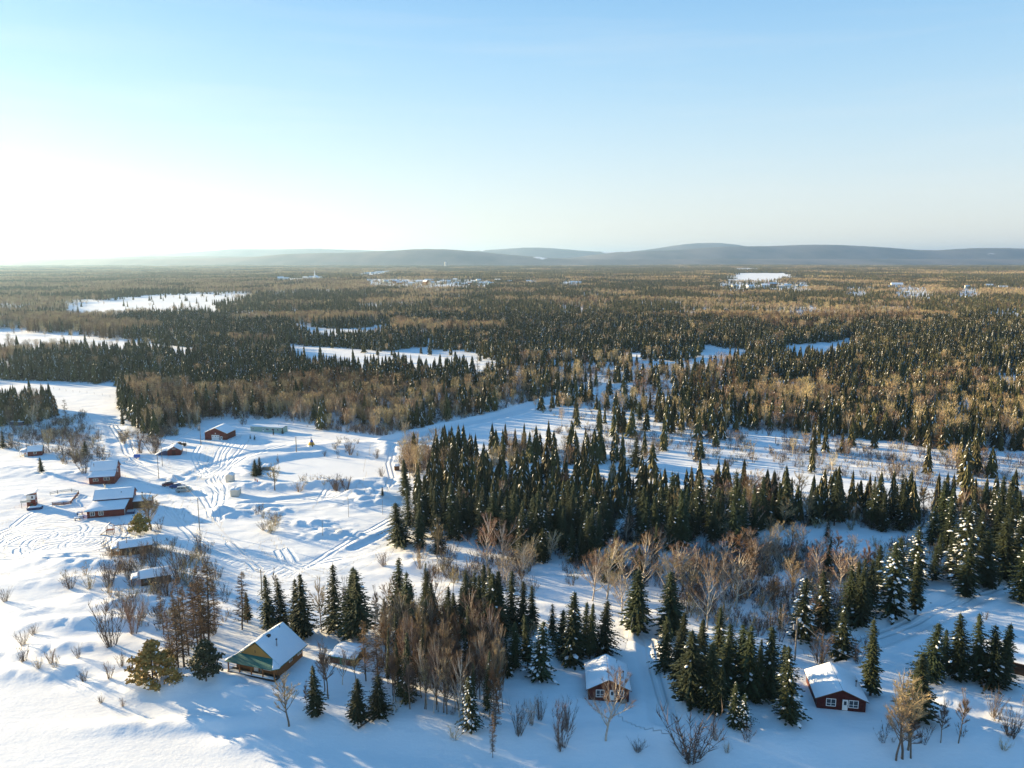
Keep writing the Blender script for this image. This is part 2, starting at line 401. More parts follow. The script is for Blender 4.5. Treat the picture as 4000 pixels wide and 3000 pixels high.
# ------------------------------------------------------------------ mesh helpers
class MB:
    def __init__(s): s.v = []; s.f = []; s.m = []
    def add(s, vs, fs, mi=0):
        o = len(s.v); s.v += [tuple(v) for v in vs]; s.f += [tuple(i + o for i in f) for f in fs]; s.m += [mi] * len(fs)
    def box(s, x0, x1, y0, y1, z0, z1, mi=0):
        s.add([(x0, y0, z0), (x1, y0, z0), (x1, y1, z0), (x0, y1, z0), (x0, y0, z1), (x1, y0, z1), (x1, y1, z1), (x0, y1, z1)],
              [(0, 3, 2, 1), (4, 5, 6, 7), (0, 1, 5, 4), (1, 2, 6, 5), (2, 3, 7, 6), (3, 0, 4, 7)], mi)
    def slab(s, quad, t, mi=0):
        """quad (4 points counter-clockwise seen from above) thickened downwards by t"""
        q = [Vector(p) for p in quad]; lo = [p - Vector((0, 0, t)) for p in q]
        s.add(q + lo, [(0, 1, 2, 3), (7, 6, 5, 4), (0, 4, 5, 1), (1, 5, 6, 2), (2, 6, 7, 3), (3, 7, 4, 0)], mi)
    def tube(s, a, b, r0, r1=None, n=6, mi=0, caps=True):
        a = Vector(a); b = Vector(b); r1 = r0 if r1 is None else r1
        d = (b - a); 
        if d.length < 1e-6: return
        d.normalize()
        u = d.orthogonal().normalized(); v = d.cross(u)
        vs = []
        for c, r in ((a, r0), (b, r1)):
            for k in range(n):
                t = 2 * PI * k / n; vs.append(c + (u * math.cos(t) + v * math.sin(t)) * r)
        fs = [(k, (k + 1) % n, n + (k + 1) % n, n + k) for k in range(n)]
        if caps: fs += [tuple(range(n - 1, -1, -1)), tuple(range(n, 2 * n))]
        s.add(vs, fs, mi)
    def path(s, pts, rads, n=5, mi=0):
        pts = [Vector(p) for p in pts]; o = len(s.v); prev = None
        for i, p in enumerate(pts):
            d = (pts[min(i + 1, len(pts) - 1)] - pts[max(i - 1, 0)])
            d = d.normalized() if d.length > 1e-9 else Vector((0, 0, 1))
            u = d.orthogonal() if prev is None else (prev - d * prev.dot(d))
            if u.length < 1e-6: u = d.orthogonal()
            u.normalize(); prev = u; v = d.cross(u)
            for k in range(n):
                t = 2 * PI * k / n; s.v.append(tuple(p + (u * math.cos(t) + v * math.sin(t)) * rads[i]))
        for i in range(len(pts) - 1):
            for k in range(n):
                s.f.append((o + i * n + k, o + i * n + (k + 1) % n, o + (i + 1) * n + (k + 1) % n, o + (i + 1) * n + k)); s.m.append(mi)
    def mesh(s, name, mats, smooth=False):
        me = bpy.data.meshes.new(name)
        me.from_pydata(s.v, [], s.f)
        for m in mats: me.materials.append(m)
        if len(mats) > 1: me.polygons.foreach_set('material_index', s.m)
        if smooth: me.polygons.foreach_set('use_smooth', [True] * len(s.f))
        me.update(); return me
    def build(s, name, mats, parent=None, smooth=False):
        if not isinstance(mats, (list, tuple)): mats = [mats]
        o = bpy.data.objects.new(name, s.mesh(name, mats, smooth)); COL.objects.link(o)
        if parent: o.parent = parent
        return o

def tag(o, label=None, cat=None, group=None, kind=None):
    if label: o['label'] = label
    if cat: o['category'] = cat
    if group: o['group'] = group
    if kind: o['kind'] = kind
    return o

def thing(name, label, cat, loc, rotz=0, group=None):
    o = bpy.data.objects.new(name, None); COL.objects.link(o)
    o.empty_display_size = .5
    o.location = loc; o.rotation_euler = (0, 0, rotz)
    return tag(o, label, cat, group)

def arc_px(cx, cy, r0, r1, a0, a1, n=14, ex=1.0):
    c = flat(cx, cy, 2); out = []
    for i in range(n + 1):
        t = i / n; a = math.radians(a0 + (a1 - a0) * t); r = r0 + (r1 - r0) * t
        out.append((c[0] + math.cos(a) * r * ex, c[1] + math.sin(a) * r))
    return out
RUTS = [
    arc_px(230, 2110, 5, 9, 0, 330), arc_px(230, 2110, 12, 14, 150, 420, ex=1.2), arc_px(330, 2120, 4, 6, 40, 400), arc_px(180, 2080, 7, 10, -60, 250, ex=1.3),
    arc_px(280, 2150, 6, 9, 90, 330, ex=1.4), arc_px(210, 2090, 16, 19, 170, 330, ex=1.3), arc_px(290, 2130, 10, 11, 200, 380, ex=1.3), arc_px(130, 2100, 4, 7, 0, 300, ex=1.3),
    gline([(500, 1830), (560, 1850), (640, 1880), (720, 1905), (820, 1920), (880, 1960)]), gline([(510, 1820), (620, 1850), (740, 1870), (860, 1880)]),
    gline([(890, 1750), (860, 1790), (840, 1840), (770, 1880), (700, 1890)]), gline([(930, 1740), (880, 1800), (870, 1850), (800, 1890)]), gline([(960, 1760), (900, 1830), (850, 1880)]),
    gline([(1260, 1745), (1150, 1765), (1050, 1780), (960, 1810), (900, 1850), (860, 1900)]), gline([(780, 1770), (760, 1810), (780, 1850), (820, 1880)]),
    gline([(820, 1900), (850, 1950), (840, 2000), (860, 2060)]), gline([(850, 1890), (875, 1940), (870, 1990), (830, 2030)]), gline([(780, 1940), (810, 1990), (830, 2050)]),
    gline([(860, 1980), (960, 1990), (1060, 1985), (1200, 1975), (1310, 1965)]), gline([(850, 2000), (980, 2005), (1100, 1990), (1240, 1985), (1360, 1960)]), gline([(1250, 1980), (1290, 1930), (1320, 1910)]),
    gline([(700, 2060), (760, 2130), (880, 2190), (1000, 2220), (1180, 2235), (1330, 2210)]), gline([(660, 2020), (720, 2090), (820, 2160), (960, 2205), (1100, 2225)]), gline([(900, 2150), (960, 2200), (1010, 2250)]),
    gline([(1090, 2180), (1120, 2230), (1160, 2250)]), gline([(1120, 2175), (1150, 2220), (1200, 2240)]), gline([(1200, 2240), (1320, 2170), (1450, 2100), (1520, 2060)]),
    gline([(80, 2130), (0, 2170), (-80, 2200)]), gline([(330, 2010), (250, 1995), (180, 2010), (110, 2040), (60, 2080)]),
    gline([(2450, 2460), (2540, 2520), (2560, 2640), (2600, 2780)]), gline([(3900, 2310), (3700, 2390), (3500, 2480), (3300, 2550)]),
    gline([(1540, 1760), (1520, 1820), (1535, 1880), (1520, 1930)]), gline([(440, 1680), (480, 1750), (500, 1800), (560, 1840)]), gline([(455, 1680), (500, 1740), (520, 1800)]),
]
def signed_dist(x, y, pts):
    best = np.full(x.shape, 1e9); sg = np.ones(x.shape)
    for (x1, y1), (x2, y2) in zip(pts[:-1], pts[1:]):
        dx, dy = x2 - x1, y2 - y1
        t = np.clip(((x - x1) * dx + (y - y1) * dy) / (dx * dx + dy * dy), 0, 1)
        d = np.hypot(x - x1 - t * dx, y - y1 - t * dy); m = d < best
        best = np.where(m, d, best); sg = np.where(m, np.sign(dx * (y - y1) - dy * (x - x1)), sg)
    return best * sg

# ------------------------------------------------------------------ ground sheet
NEAR_TRACK = [  # photo polygons where the snow is churned by vehicles
    [(30, 2040), (200, 1990), (330, 2010), (420, 2080), (400, 2160), (200, 2200), (60, 2150)],
    [(560, 1870), (700, 1800), (900, 1740), (1000, 1800), (900, 1900), (880, 2030), (700, 2000)],
    [(820, 2150), (1100, 2170), (1180, 2230), (1150, 2270), (900, 2230)],
]
# ---- where trees stand (photo polygons of the ground; later ones win): density, conifer share, undergrowth
ZONES = [
    ([(-4000, 1000), (8000, 1000), (8000, 1520), (2600, 1560), (2200, 1600), (1900, 1640), (1700, 1690), (1560, 1712), (1420, 1705), (1250, 1660),
      (1000, 1655), (760, 1690), (620, 1725), (540, 1700), (480, 1620), (455, 1515), (250, 1500), (0, 1490), (-4000, 1490)], .95, None, .35),
    # brushy fringe of the forest above the yard
    ([(600, 1700), (1000, 1640), (1250, 1640), (1600, 1690), (1560, 1720), (1250, 1690), (1000, 1665), (760, 1700), (620, 1730)], .25, .05, 1),
    ([(480, 1520), (800, 1560), (1500, 1600), (1700, 1650), (1550, 1690), (1000, 1640), (620, 1700), (500, 1600)], .9, .18, .8),
    ([(1500, 1560), (2000, 1530), (2200, 1560), (1950, 1620), (1700, 1670), (1500, 1640)], .45, .35, 1),
    # right hand woods
    ([(2800, 1500), (8000, 1500), (8000, 1830), (4000, 1770), (3650, 1770), (3500, 1740), (3280, 1720), (3050, 1705), (2900, 1690), (2800, 1660), (2750, 1600)], .75, .72, .5),
    ([(2850, 1540), (3200, 1560), (3300, 1620), (3000, 1640), (2800, 1600)], .7, .35, .4),
    ([(3350, 1600), (3800, 1580), (3900, 1640), (3500, 1660)], .25, .5, .5),
    # scattered muskeg
    ([(1900, 1440), (2800, 1410), (2850, 1500), (2780, 1600), (2600, 1640), (2350, 1660), (2250, 1560), (2000, 1530), (1800, 1500)], .40, .6, .4),
    ([(2250, 1580), (2600, 1560), (2800, 1640), (2600, 1680), (2300, 1650)], .24, .7, .35),
    ([(2100, 1600), (2500, 1640), (2800, 1670), (3100, 1720), (3500, 1760), (4000, 1800), (8000, 1850), (8000, 1960), (4000, 1950), (3700, 1920), (3300, 1880), (3000, 1850), (2700, 1830), (2400, 1790), (2200, 1740)], .06, .75, .2),
    ([(2480, 1590), (2700, 1585), (2920, 1650), (2840, 1700), (2520, 1660)], .42, .8, .4), ([(3050, 1745), (3300, 1770), (3280, 1800), (3060, 1780)], .22, .8, .5), ([(3450, 1800), (3900, 1850), (3880, 1890), (3500, 1840)], .2, .6, .6),
    # centre stand
    ([(1590, 2120), (1600, 2010), (1690, 1870), (1790, 1850), (2000, 1860), (2400, 1890), (2470, 1960), (2460, 2060), (2350, 2180), (2250, 2240), (2080, 2240), (1960, 2160), (1800, 2140), (1680, 2130)], .82, .93, .3),
    ([(1690, 1850), (1730, 1780), (1840, 1790), (1880, 1850)], .9, 1, .1),
    ([(2270, 1790), (2420, 1800), (2450, 1820), (2280, 1830)], .9, 1, .2),
    ([(1930, 1740), (2300, 1780), (2250, 1830), (1900, 1810)], .28, .75, .8),
    ([(1560, 1790), (1700, 1770), (1740, 1840), (1620, 1880), (1570, 1850)], .6, .15, .9),
    # right middle stand
    ([(2480, 2010), (2560, 1960), (2800, 1930), (2960, 1960), (3100, 1960), (3400, 1980), (3600, 2000), (3800, 1990), (4300, 2000), (4300, 2090), (3950, 2080),
      (3700, 2060), (3520, 2090), (3300, 2085), (3080, 2080), (2960, 2120), (2700, 2150), (2550, 2130)], .74, .80, .5),
    ([(2720, 1960), (2900, 1950), (3050, 2000), (3000, 2060), (2750, 2040)], .7, .30, .4),
    ([(2450, 1840), (2560, 1850), (2570, 1900), (2470, 1890)], .2, 1, .2),
    # birches and scrub between
    ([(2000, 2200), (2250, 2240), (2450, 2180), (2560, 2150), (2700, 2170), (2700, 2260), (2450, 2310), (2200, 2280)], .45, .45, .7),
    ([(1700, 2180), (2000, 2200), (2250, 2300), (2100, 2340), (1700, 2290)], .22, .10, .8),
    ([(2540, 2210), (2700, 2170), (3000, 2150), (3330, 2200), (3440, 2330), (3300, 2470), (3100, 2540), (2800, 2470), (2640, 2420), (2560, 2330)], .22, .10, 1.3),
    ([(3600, 2110), (3900, 2100), (4200, 2120), (4200, 2260), (3900, 2280), (3650, 2290)], .35, .9, .3),
    ([(3350, 2160), (3560, 2130), (3620, 2200), (3500, 2260), (3330, 2260)], .03, .3, .6),
    # near copses
    ([(1480, 2600), (1700, 2600), (1960, 2660), (1970, 2790), (1850, 2830), (1650, 2790), (1480, 2740)], .80, .0, 1.2),
    ([(1480, 2420), (2050, 2440), (2120, 2560), (1900, 2640), (1500, 2560)], .42, .30, .4),
    ([(1530, 2390), (2060, 2400), (2090, 2490), (1960, 2545), (1800, 2500), (1560, 2470)], .72, .80, .9),
    ([(2400, 1930), (2560, 1950), (2560, 2140), (2420, 2150), (2380, 2080)], .45, .85, .4),
    ([(2380, 2140), (2700, 2130), (2720, 2200), (2480, 2230)], .45, .6, .6),
    # left stand beyond the field
    ([(-300, 1590), (150, 1590), (245, 1625), (130, 1665), (-300, 1700)], .95, .92, .3),
    ([(-300, 1690), (100, 1680), (330, 1640), (370, 1690), (420, 1790), (330, 1850), (250, 1800), (-300, 1720)], .02, .1, .35),
]
CLEAR = [
    [(249, 1203), (400, 1178), (597, 1159), (721, 1149), (1019, 1156), (920, 1186), (800, 1214), (600, 1238), (447, 1246), (270, 1244)],
    [(0, 1296), (390, 1297), (340, 1322), (480, 1333), (760, 1357), (800, 1410), (480, 1394), (250, 1380), (-600, 1368), (-600, 1300)],
    [(1150, 1281), (1490, 1276), (1540, 1290), (1500, 1345), (1200, 1355)],
    [(1114, 1360), (1318, 1363), (1522, 1377), (1636, 1350), (1650, 1308), (1696, 1310), (1690, 1340), (1660, 1368), (1800, 1375), (1950, 1420), (1960, 1465), (1550, 1462), (1350, 1468), (1150, 1440)],
    [(3070, 1345), (3345, 1338), (3340, 1382), (3130, 1425), (3060, 1410)],
    [(2716, 1345), (2790, 1360), (2940, 1380), (2980, 1420), (2780, 1440), (2700, 1455), (2500, 1440), (2440, 1420), (2690, 1400)],
    [(2832, 1088), (2880, 1068), (3085, 1069), (3100, 1084), (3040, 1106), (2830, 1108)],
    [(1420, 1092), (1600, 1094), (1900, 1096), (1940, 1112), (1900, 1132), (1700, 1136), (1460, 1130)],
    [(1390, 1066), (1525, 1056), (1525, 1070), (1420, 1090)], [(1080, 1090), (1260, 1086), (1270, 1100), (1080, 1106)],
    [(470, 1026), (660, 1030), (655, 1042), (560, 1040)],
    [(3300, 1122), (3420, 1122), (3380, 1175), (3310, 1165)], [(3480, 1116), (3620, 1124), (3640, 1180), (3500, 1175)],
    [(3750, 1124), (3820, 1130), (3830, 1175), (3740, 1175)], [(3840, 1120), (3990, 1125), (3990, 1140), (3850, 1135)],
    [(3830, 1228), (3990, 1230), (4000, 1256), (3850, 1252)], [(760, 1203), (870, 1203), (850, 1228), (740, 1225)],
    [(2800, 1110), (3160, 1108), (3160, 1142), (2810, 1142)], [(2050, 1092), (2110, 1096), (2090, 1112), (2040, 1110)],
    [(2200, 1100), (2280, 1100), (2270, 1120), (2190, 1122)], [(2860, 1050), (2970, 1050), (2960, 1058), (2870, 1058)],
    [(150, 1520), (170, 1520), (170, 1530)],
    [(3535, 1480), (3560, 1480), (3550, 1580), (3520, 1580)], [(3870, 1480), (3990, 1490), (3980, 1560), (3900, 1560)],
]

def zone_fields(x, y):
    px, py = project(x, y, 1.0)
    D = np.zeros(px.shape); C = np.full(px.shape, np.nan); U = np.zeros(px.shape)
    for poly, d, c, u in ZONES:
        m = inpoly(px, py, poly)
        D[m] = d; U[m] = u
        C[m] = np.nan if c is None else c
    wob = (fbm(x / 40, y / 40, 61, 4) - .5)
    wob2 = fbm(x / 18, y / 18, 63, 3)
    for poly in CLEAR:
        # ragged border: shift the test position a little
        sc = np.clip((py - 1010) / 300, .05, 1)
        m = inpoly(px + wob * 130 * sc, py + wob * 38 * sc, poly)
        D[m] = np.where(wob2[m] > .62, .08, .006) if max(q[1] for q in poly) > 1185 or max(q[1] for q in poly) < 1110 else np.where(wob2[m] > .56, .35, .03)
        U[m] = 0
    for pts, hw, dep in ROADS:
        m = seg_dist(x, y, pts) < hw * 1.4
        D[m] = 0; U[m] = 0
    return D, C, U

def make_ground():
    ys = [-400, -250, -150, -80, -30, 0, 20, 40, 55, 65]
    y = 70.0
    while y < 39000:
        ys.append(y)
        y += 0.55 if y < 330 else max(.55, .55 + (y - 330) * .014)
    ys = np.array(ys); NC = 700
    u = np.linspace(-1, 1, NC)
    X = u[None, :] * (110 + np.maximum(ys, 0) * 1.05)[:, None]
    X[ys < 60] *= 3
    Y = np.repeat(ys[:, None], NC, 1)
    Z = height(X.ravel(), Y.ravel())
    nr = len(ys)
    co = np.empty((nr * NC, 3)); co[:, 0] = X.ravel(); co[:, 1] = Y.ravel(); co[:, 2] = Z
    i = np.arange(nr - 1)[:, None] * NC + np.arange(NC - 1)[None, :]
    q = np.stack([i, i + 1, i + NC + 1, i + NC], -1).reshape(-1, 4)
    me = bpy.data.meshes.new('snow_ground')
    me.vertices.add(len(co)); me.vertices.foreach_set('co', co.ravel())
    me.loops.add(q.size); me.loops.foreach_set('vertex_index', q.ravel().astype(np.int32))
    me.polygons.add(len(q)); me.polygons.foreach_set('loop_start', np.arange(0, q.size, 4, dtype=np.int32))
    me.polygons.foreach_set('use_smooth', np.ones(len(q), bool))
    me.update(calc_edges=True)
    px, py = project(co[:, 0], co[:, 1], 1.0)
    tr = np.zeros(len(co))
    for poly in NEAR_TRACK: tr[inpoly(px, py, poly)] = 1
    tr *= sstep(fbm(co[:, 0] / 9, co[:, 1] / 9, 41, 3), .30, .48)
    a = me.attributes.new('track', 'FLOAT', 'POINT'); a.data.foreach_set('value', tr)
    near = co[:, 1] < 420; xn, yn = co[near, 0], co[near, 1]
    for g_ in range(4):
        cur = np.full(len(xn), 9.0)
        for pts in RUTS[g_::4]:
            sdn = signed_dist(xn, yn, pts); m = np.abs(sdn) < np.abs(cur); cur = np.where(m, sdn, cur)
        full = np.full(len(co), 9.0); full[near] = np.clip(cur, -9, 9)
        a = me.attributes.new('rut%d' % g_, 'FLOAT', 'POINT'); a.data.foreach_set('value', full)
    D, C, U = zone_fields(co[:, 0], co[:, 1])
    fo = sstep(co[:, 1], 1800, 3200) * (D > .5)
    a = me.attributes.new('forest', 'FLOAT', 'POINT'); a.data.foreach_set('value', fo)
    me.materials.append(ground_material())
    o = bpy.data.objects.new('snow_ground', me); COL.objects.link(o)
    tag(o, kind='structure')
make_ground()

# ------------------------------------------------------------------ hills on the horizon
def make_hills(name, prof, dist, color, c2, seed, spread=.22):
    """a real range: crest height along x from the profile (photo x, photo y of the crest) at the given distance"""
    px = np.array([p[0] for p in prof], float); py = np.array([p[1] for p in prof], float)
    n = 420; m = 26
    xs = np.linspace(px[0], px[-1], n)
    crest = np.interp(xs, px, py)
    k = np.ones(9) / 9; crest = np.convolve(np.pad(crest, 4, mode='edge'), k, 'valid')
    v = []
    for j in range(m):
        t = j / (m - 1) * 2 - 1
        d = dist * (1 + spread * t)
        bell = (math.cos(t * PI) + 1) / 2
        for i in range(n):
            X = (xs[i] - 2000) / FPX * dist
            hc = CAM_H + dist * ((1500 - crest[i]) / FPX * cp - sp_) / (cp + (1500 - crest[i]) / FPX * sp_)
            v.append((X, d, max(hc, -40) * bell - 12 * (1 - bell)))
    v = np.array(v)
    v[:, 2] += (fbm(v[:, 0] / 900, v[:, 1] / 900, seed, 4) - .5) * 26 * np.clip(v[:, 2] / 120, 0, 1)
    v[:, 2] += (fbm(v[:, 0] / 60, v[:, 1] / 200, seed + 7, 2) - .5) * 7 * np.clip(v[:, 2] / 60, 0, 1)
    f = [(j * n + i, j * n + i + 1, (j + 1) * n + i + 1, (j + 1) * n + i) for j in range(m - 1) for i in range(n - 1)]
    me = bpy.data.meshes.new(name); me.from_pydata(v.tolist(), [], f)
    me.polygons.foreach_set('use_smooth', [True] * len(f))
    hm_ = mat('wooded_' + name, color, .9, 1, .0022, c2, coord='Object', stretch=(1, .35, 3))
    n_ = hm_.node_tree; b_ = n_.nodes['Principled BSDF']; src = b_.inputs['Base Color'].links[0].from_socket
    tc_ = n_.nodes.new('ShaderNodeTexCoord'); z_ = n_.nodes.new('ShaderNodeTexNoise'); z_.inputs['Scale'].default_value = .0011; z_.inputs['Detail'].default_value = 5
    mp_ = n_.nodes.new('ShaderNodeMapping'); mp_.inputs['Scale'].default_value = (1, .3, 1); mp_.inputs['Location'].default_value = (seed * 371, 0, 0)
    n_.links.new(tc_.outputs['Object'], mp_.inputs[0]); n_.links.new(mp_.outputs[0], z_.inputs['Vector'])
    r_ = n_.nodes.new('ShaderNodeMapRange'); r_.inputs[1].default_value = .665; r_.inputs[2].default_value = .69
    n_.links.new(z_.outputs[0], r_.inputs[0])
    x_ = n_.nodes.new('ShaderNodeMix'); x_.data_type = 'RGBA'; x_.inputs['B'].default_value = (.75, .77, .8, 1)
    n_.links.new(r_.outputs[0], x_.inputs['Factor']); n_.links.new(src, x_.inputs['A']); n_.links.new(x_.outputs['Result'], b_.inputs['Base Color'])
    me.materials.append(hm_)
    o = bpy.data.objects.new(name, me); COL.objects.link(o); tag(o, kind='structure')

hc1, hc2 = (.14, .125, .13), (.045, .058, .075)
make_hills('hills', [(-1500, 1012), (700, 1012), (1000, 1004), (1150, 990), (1350, 985), (1600, 974), (1710, 972), (1860, 981), (1990, 995), (2160, 1010), (2400, 1013), (5600, 1013)], 9500, hc1, hc2, 3, .14)
make_hills('hills', [(-1500, 995), (-300, 992), (0, 998), (120, 1003), (250, 1011), (400, 1006), (560, 1002), (900, 1000), (1050, 1004), (1200, 1012), (2000, 1012), (2250, 1008), (2350, 990), (2500, 982),
            (2650, 976), (2760, 963), (2860, 962), (3000, 962), (3140, 955), (3300, 958), (3420, 966), (3560, 977), (3700, 974), (3780, 966), (3860, 970), (4000, 974), (4500, 968), (5600, 980)], 11800, hc1, hc2, 5, .14)
make_hills('hills', [(-1500, 1000), (200, 1008), (500, 995), (800, 984), (960, 968), (1040, 974), (1250, 970), (1450, 978), (1800, 985), (1950, 974), (2090, 964), (2200, 972), (2340, 986), (2480, 980),
            (2620, 960), (2700, 950), (2790, 947), (2860, 954), (2960, 975), (3200, 985), (4200, 975), (5600, 985)], 16500, hc1, hc2, 7, .12)

# ------------------------------------------------------------------ tree meshes
def spruce_parts(seed, H=12.0, R=2.0, whorl=.36, boughs=9, clumps=7, csize=.42, snow=.15, bare=.08, tri=False):
    rnd = random.Random(seed)
    crown = MB(); trunk = MB()
    lean = (rnd.uniform(-.12, .12), rnd.uniform(-.12, .12))
    trunk.path([(0, 0, -1.2), (lean[0] * .5, lean[1] * .5, H * .5), (lean[0], lean[1], H * .97)], [H * .016, H * .010, .015], 5 if not tri else 3)
    z = H * bare
    ph = rnd.uniform(0, 6)
    while z < H * .985:
        t = (z - H * bare) / (H * (1 - bare))
        r = R * ((1 - t) ** .72) * (1 - .5 * math.exp(-t * 14)) * rnd.uniform(.68, 1.16) * (1 + .14 * math.sin(t * 23 + ph)) + .10
        nb = max(3, int(boughs * (.45 + .55 * (1 - t)) + rnd.random()))
        a0 = rnd.uniform(0, 6.28)
        for k in range(nb):
            a = a0 + 2 * PI * k / nb + rnd.uniform(-.3, .3)
            if rnd.random() < .10: continue
            L = r * rnd.uniform(.55, 1.22) * (1 + .16 * math.sin(a * 2 + ph + t * 5))
            dx, dy = math.cos(a), math.sin(a)
            cx, cy = lean[0] * z / H, lean[1] * z / H
            droop = rnd.uniform(.25, .5) * L * (1 - .5 * t)
            up = .12 * L
            nc = max(2, int(clumps * (.35 + .65 * L / (R + .01))))
            for c in range(nc):
                s = (c + .55 + rnd.uniform(-.3, .3)) / nc
                px = cx + dx * L * s; py = cy + dy * L * s
                pz = z + up * s - droop * s * s + rnd.uniform(-.07, .07)
                w = csize * (1.15 - .55 * s) * rnd.uniform(.7, 1.25) * (.45 + .55 * (1 - t))
                # jagged drooping spray: two triangles forming a bent kite
                sx, sy = -dy, dx
                o = rnd.uniform(-.5, .5) * w
                tip = (px + dx * w * .95 + sx * o, py + dy * w * .95 + sy * o, pz - w * rnd.uniform(.15, .6))
                b_ = (px - dx * w * .5, py - dy * w * .5, pz + w * .12)
                l_ = (px + sx * w * .62, py + sy * w * .62, pz - w * rnd.uniform(.15, .45))
                r_ = (px - sx * w * .62, py - sy * w * .62, pz - w * rnd.uniform(.15, .45))
                if tri: crown.add([b_, l_, tip, r_], [(0, 1, 2, 3)], 0)
                else: crown.add([b_, l_, tip, r_], [(0, 1, 2), (0, 2, 3)], 0)
            if rnd.random() < snow * (1.5 - t):
                s = rnd.uniform(.5, .95)
                w = rnd.uniform(.12, .42) * (1.1 - .6 * t)
                px = cx + dx * L * s; py = cy + dy * L * s; pz = z + up * s - droop * s * s + .10
                n = 5 if not tri else 4
                ring = [(px + dx * w * 1.25 * math.cos(q) - dy * w * .8 * math.sin(q), py + dy * w * 1.25 * math.cos(q) + dx * w * .8 * math.sin(q),
                         pz - w * (.15 + .35 * math.cos(q))) for q in [2 * PI * i / n for i in range(n)]]
                crown.add(ring + [(px, py, pz + w * .45)], [(i, (i + 1) % n, n) for i in range(n)], 1)
        z += whorl * (.6 + .6 * (1 - t)) * rnd.uniform(.85, 1.15)
    # leader
    crown.add([(lean[0], lean[1], H * 1.03), (lean[0] + .09, lean[1], H * .94), (lean[0] - .06, lean[1] + .07, H * .94), (lean[0] - .06, lean[1] - .07, H * .94)],
              [(0, 1, 2), (0, 2, 3), (0, 3, 1)], 0)
    return trunk, crown

def bare_parts(seed, H=11.0, twigs=900, tw=.035, limbs=16, fork=.35, spread=.26, sides=5, birch=True, tlen=.9, lean=0):
    """leafless broadleaf tree: wavy trunk, ascending limbs, branchlets and fine twigs"""
    rnd = random.Random(seed)
    trunk = MB(); crown = MB()
    segs = []
    def branch(p, d, L, r, lvl):
        pts = [p.copy()]; rads = [r]; n = 4 if lvl < 2 else 3
        q = p.copy(); dd = d.copy()
        for i in range(n):
            dd = (dd + Vector((rnd.uniform(-.16, .16), rnd.uniform(-.16, .16), rnd.uniform(.02, .16)))).normalized()
            q = q + dd * (L / n); pts.append(q.copy()); rads.append(r * (1 - (i + 1) / n * (.72 if lvl else .6)))
        (trunk if lvl == 0 else crown).path(pts, rads, sides if lvl < 2 else 3, 0)
        segs.append((pts, lvl)); return pts, rads
    base = Vector((0, 0, -1.2))
    nst = 1
    stems = []
    lv = Vector((lean, rnd.uniform(-.05, .05), 1)).normalized()
    tp, tr_ = branch(base, lv, (H + 1.2) * rnd.uniform(.62, .74), H * .0155, 0)
    top = tp[-1]
    # leaders
    for k in range(3):
        a = rnd.uniform(0, 6.28)
        branch(top, (lv + Vector((math.cos(a) * .35, math.sin(a) * .35, .2))).normalized(), H * .27, H * .007, 1)
    for k in range(limbs):
        s = fork + (1 - fork) * (k + rnd.random()) / limbs
        i = min(int(s * 4), 3); f = s * 4 - i
        p = tp[i].lerp(tp[i + 1], f)
        a = k * 2.4 + rnd.uniform(-.5, .5)
        L = H * spread * (1.45 - .75 * s) * rnd.uniform(.7, 1.2)
        el = rnd.uniform(.35, .95) + .25 * s
        d = Vector((math.cos(a) * math.cos(el), math.sin(a) * math.cos(el), math.sin(el)))
        pts, _ = branch(p, d, L, H * .0068 * (1.3 - .7 * s), 1)
        for j in range(3):
            m = rnd.choice([1, 2, 3]); a2 = rnd.uniform(0, 6.28)
            d2 = (d * 1.1 + Vector((math.cos(a2) * .6, math.sin(a2) * .6, .25))).normalized()
            branch(pts[m], d2, L * rnd.uniform(.4, .6), H * .0032, 2)
    cand = [(pts, l) for pts, l in segs if l > 0]
    for k in range(twigs):
        pts, l = rnd.choice(cand)
        i = rnd.randrange(len(pts) - 1) if rnd.random() < .45 else len(pts) - 2
        p = pts[i].lerp(pts[i + 1], rnd.random())
        d = (pts[i + 1] - pts[i]).normalized()
        d = (d + Vector((rnd.uniform(-1, 1), rnd.uniform(-1, 1), rnd.uniform(-.15, .55)))).normalized()
        L = tlen * rnd.uniform(.5, 1.3); q = p + d * L
        s = d.cross(Vector((rnd.uniform(-1, 1), rnd.uniform(-1, 1), rnd.uniform(-1, 1))))
        if s.length < 1e-4: continue
        s = s.normalized() * tw * rnd.uniform(.6, 1.3)
        crown.add([p - s, p + s, q], [(0, 1, 2)], 1)
    return trunk, crown

def larch_parts(seed, H=13, whorl=.28, tw=.03):
    rnd = random.Random(seed); trunk = MB(); crown = MB()
    trunk.path([(0, 0, -1.2), (rnd.uniform(-.1, .1), 0, H * .5), (0, rnd.uniform(-.1, .1), H)], [H * .013, H * .009, .02], 5)
    z = H * .14
    while z < H * .98:
        t = z / H; r = H * .17 * (1 - t) ** .7 * rnd.uniform(.6, 1.2) + .2
        if t < .3: r *= rnd.choice([.5, .8, 1])
        for k in range(rnd.randint(3, 6)):
            a = rnd.uniform(0, 6.28); d = Vector((math.cos(a), math.sin(a), rnd.uniform(-.15, .3)))
            e = Vector((0, 0, z)) + d * r
            crown.path([(0, 0, z), e], [.03, .01], 3, 0)
            for j in range(int(9 + r * 12)):
                p = Vector((0, 0, z)).lerp(e, rnd.uniform(.15, 1)); dd = (d + Vector((rnd.uniform(-1, 1), rnd.uniform(-1, 1), rnd.uniform(-.6, .5)))).normalized()
                s = dd.cross(Vector((rnd.uniform(-1, 1), rnd.uniform(-1, 1), 1))).normalized() * tw
                crown.add([p - s, p + s, p + dd * rnd.uniform(.25, .6)], [(0, 1, 2)], 1)
        z += whorl * rnd.uniform(.7, 1.3)
    return trunk, crown

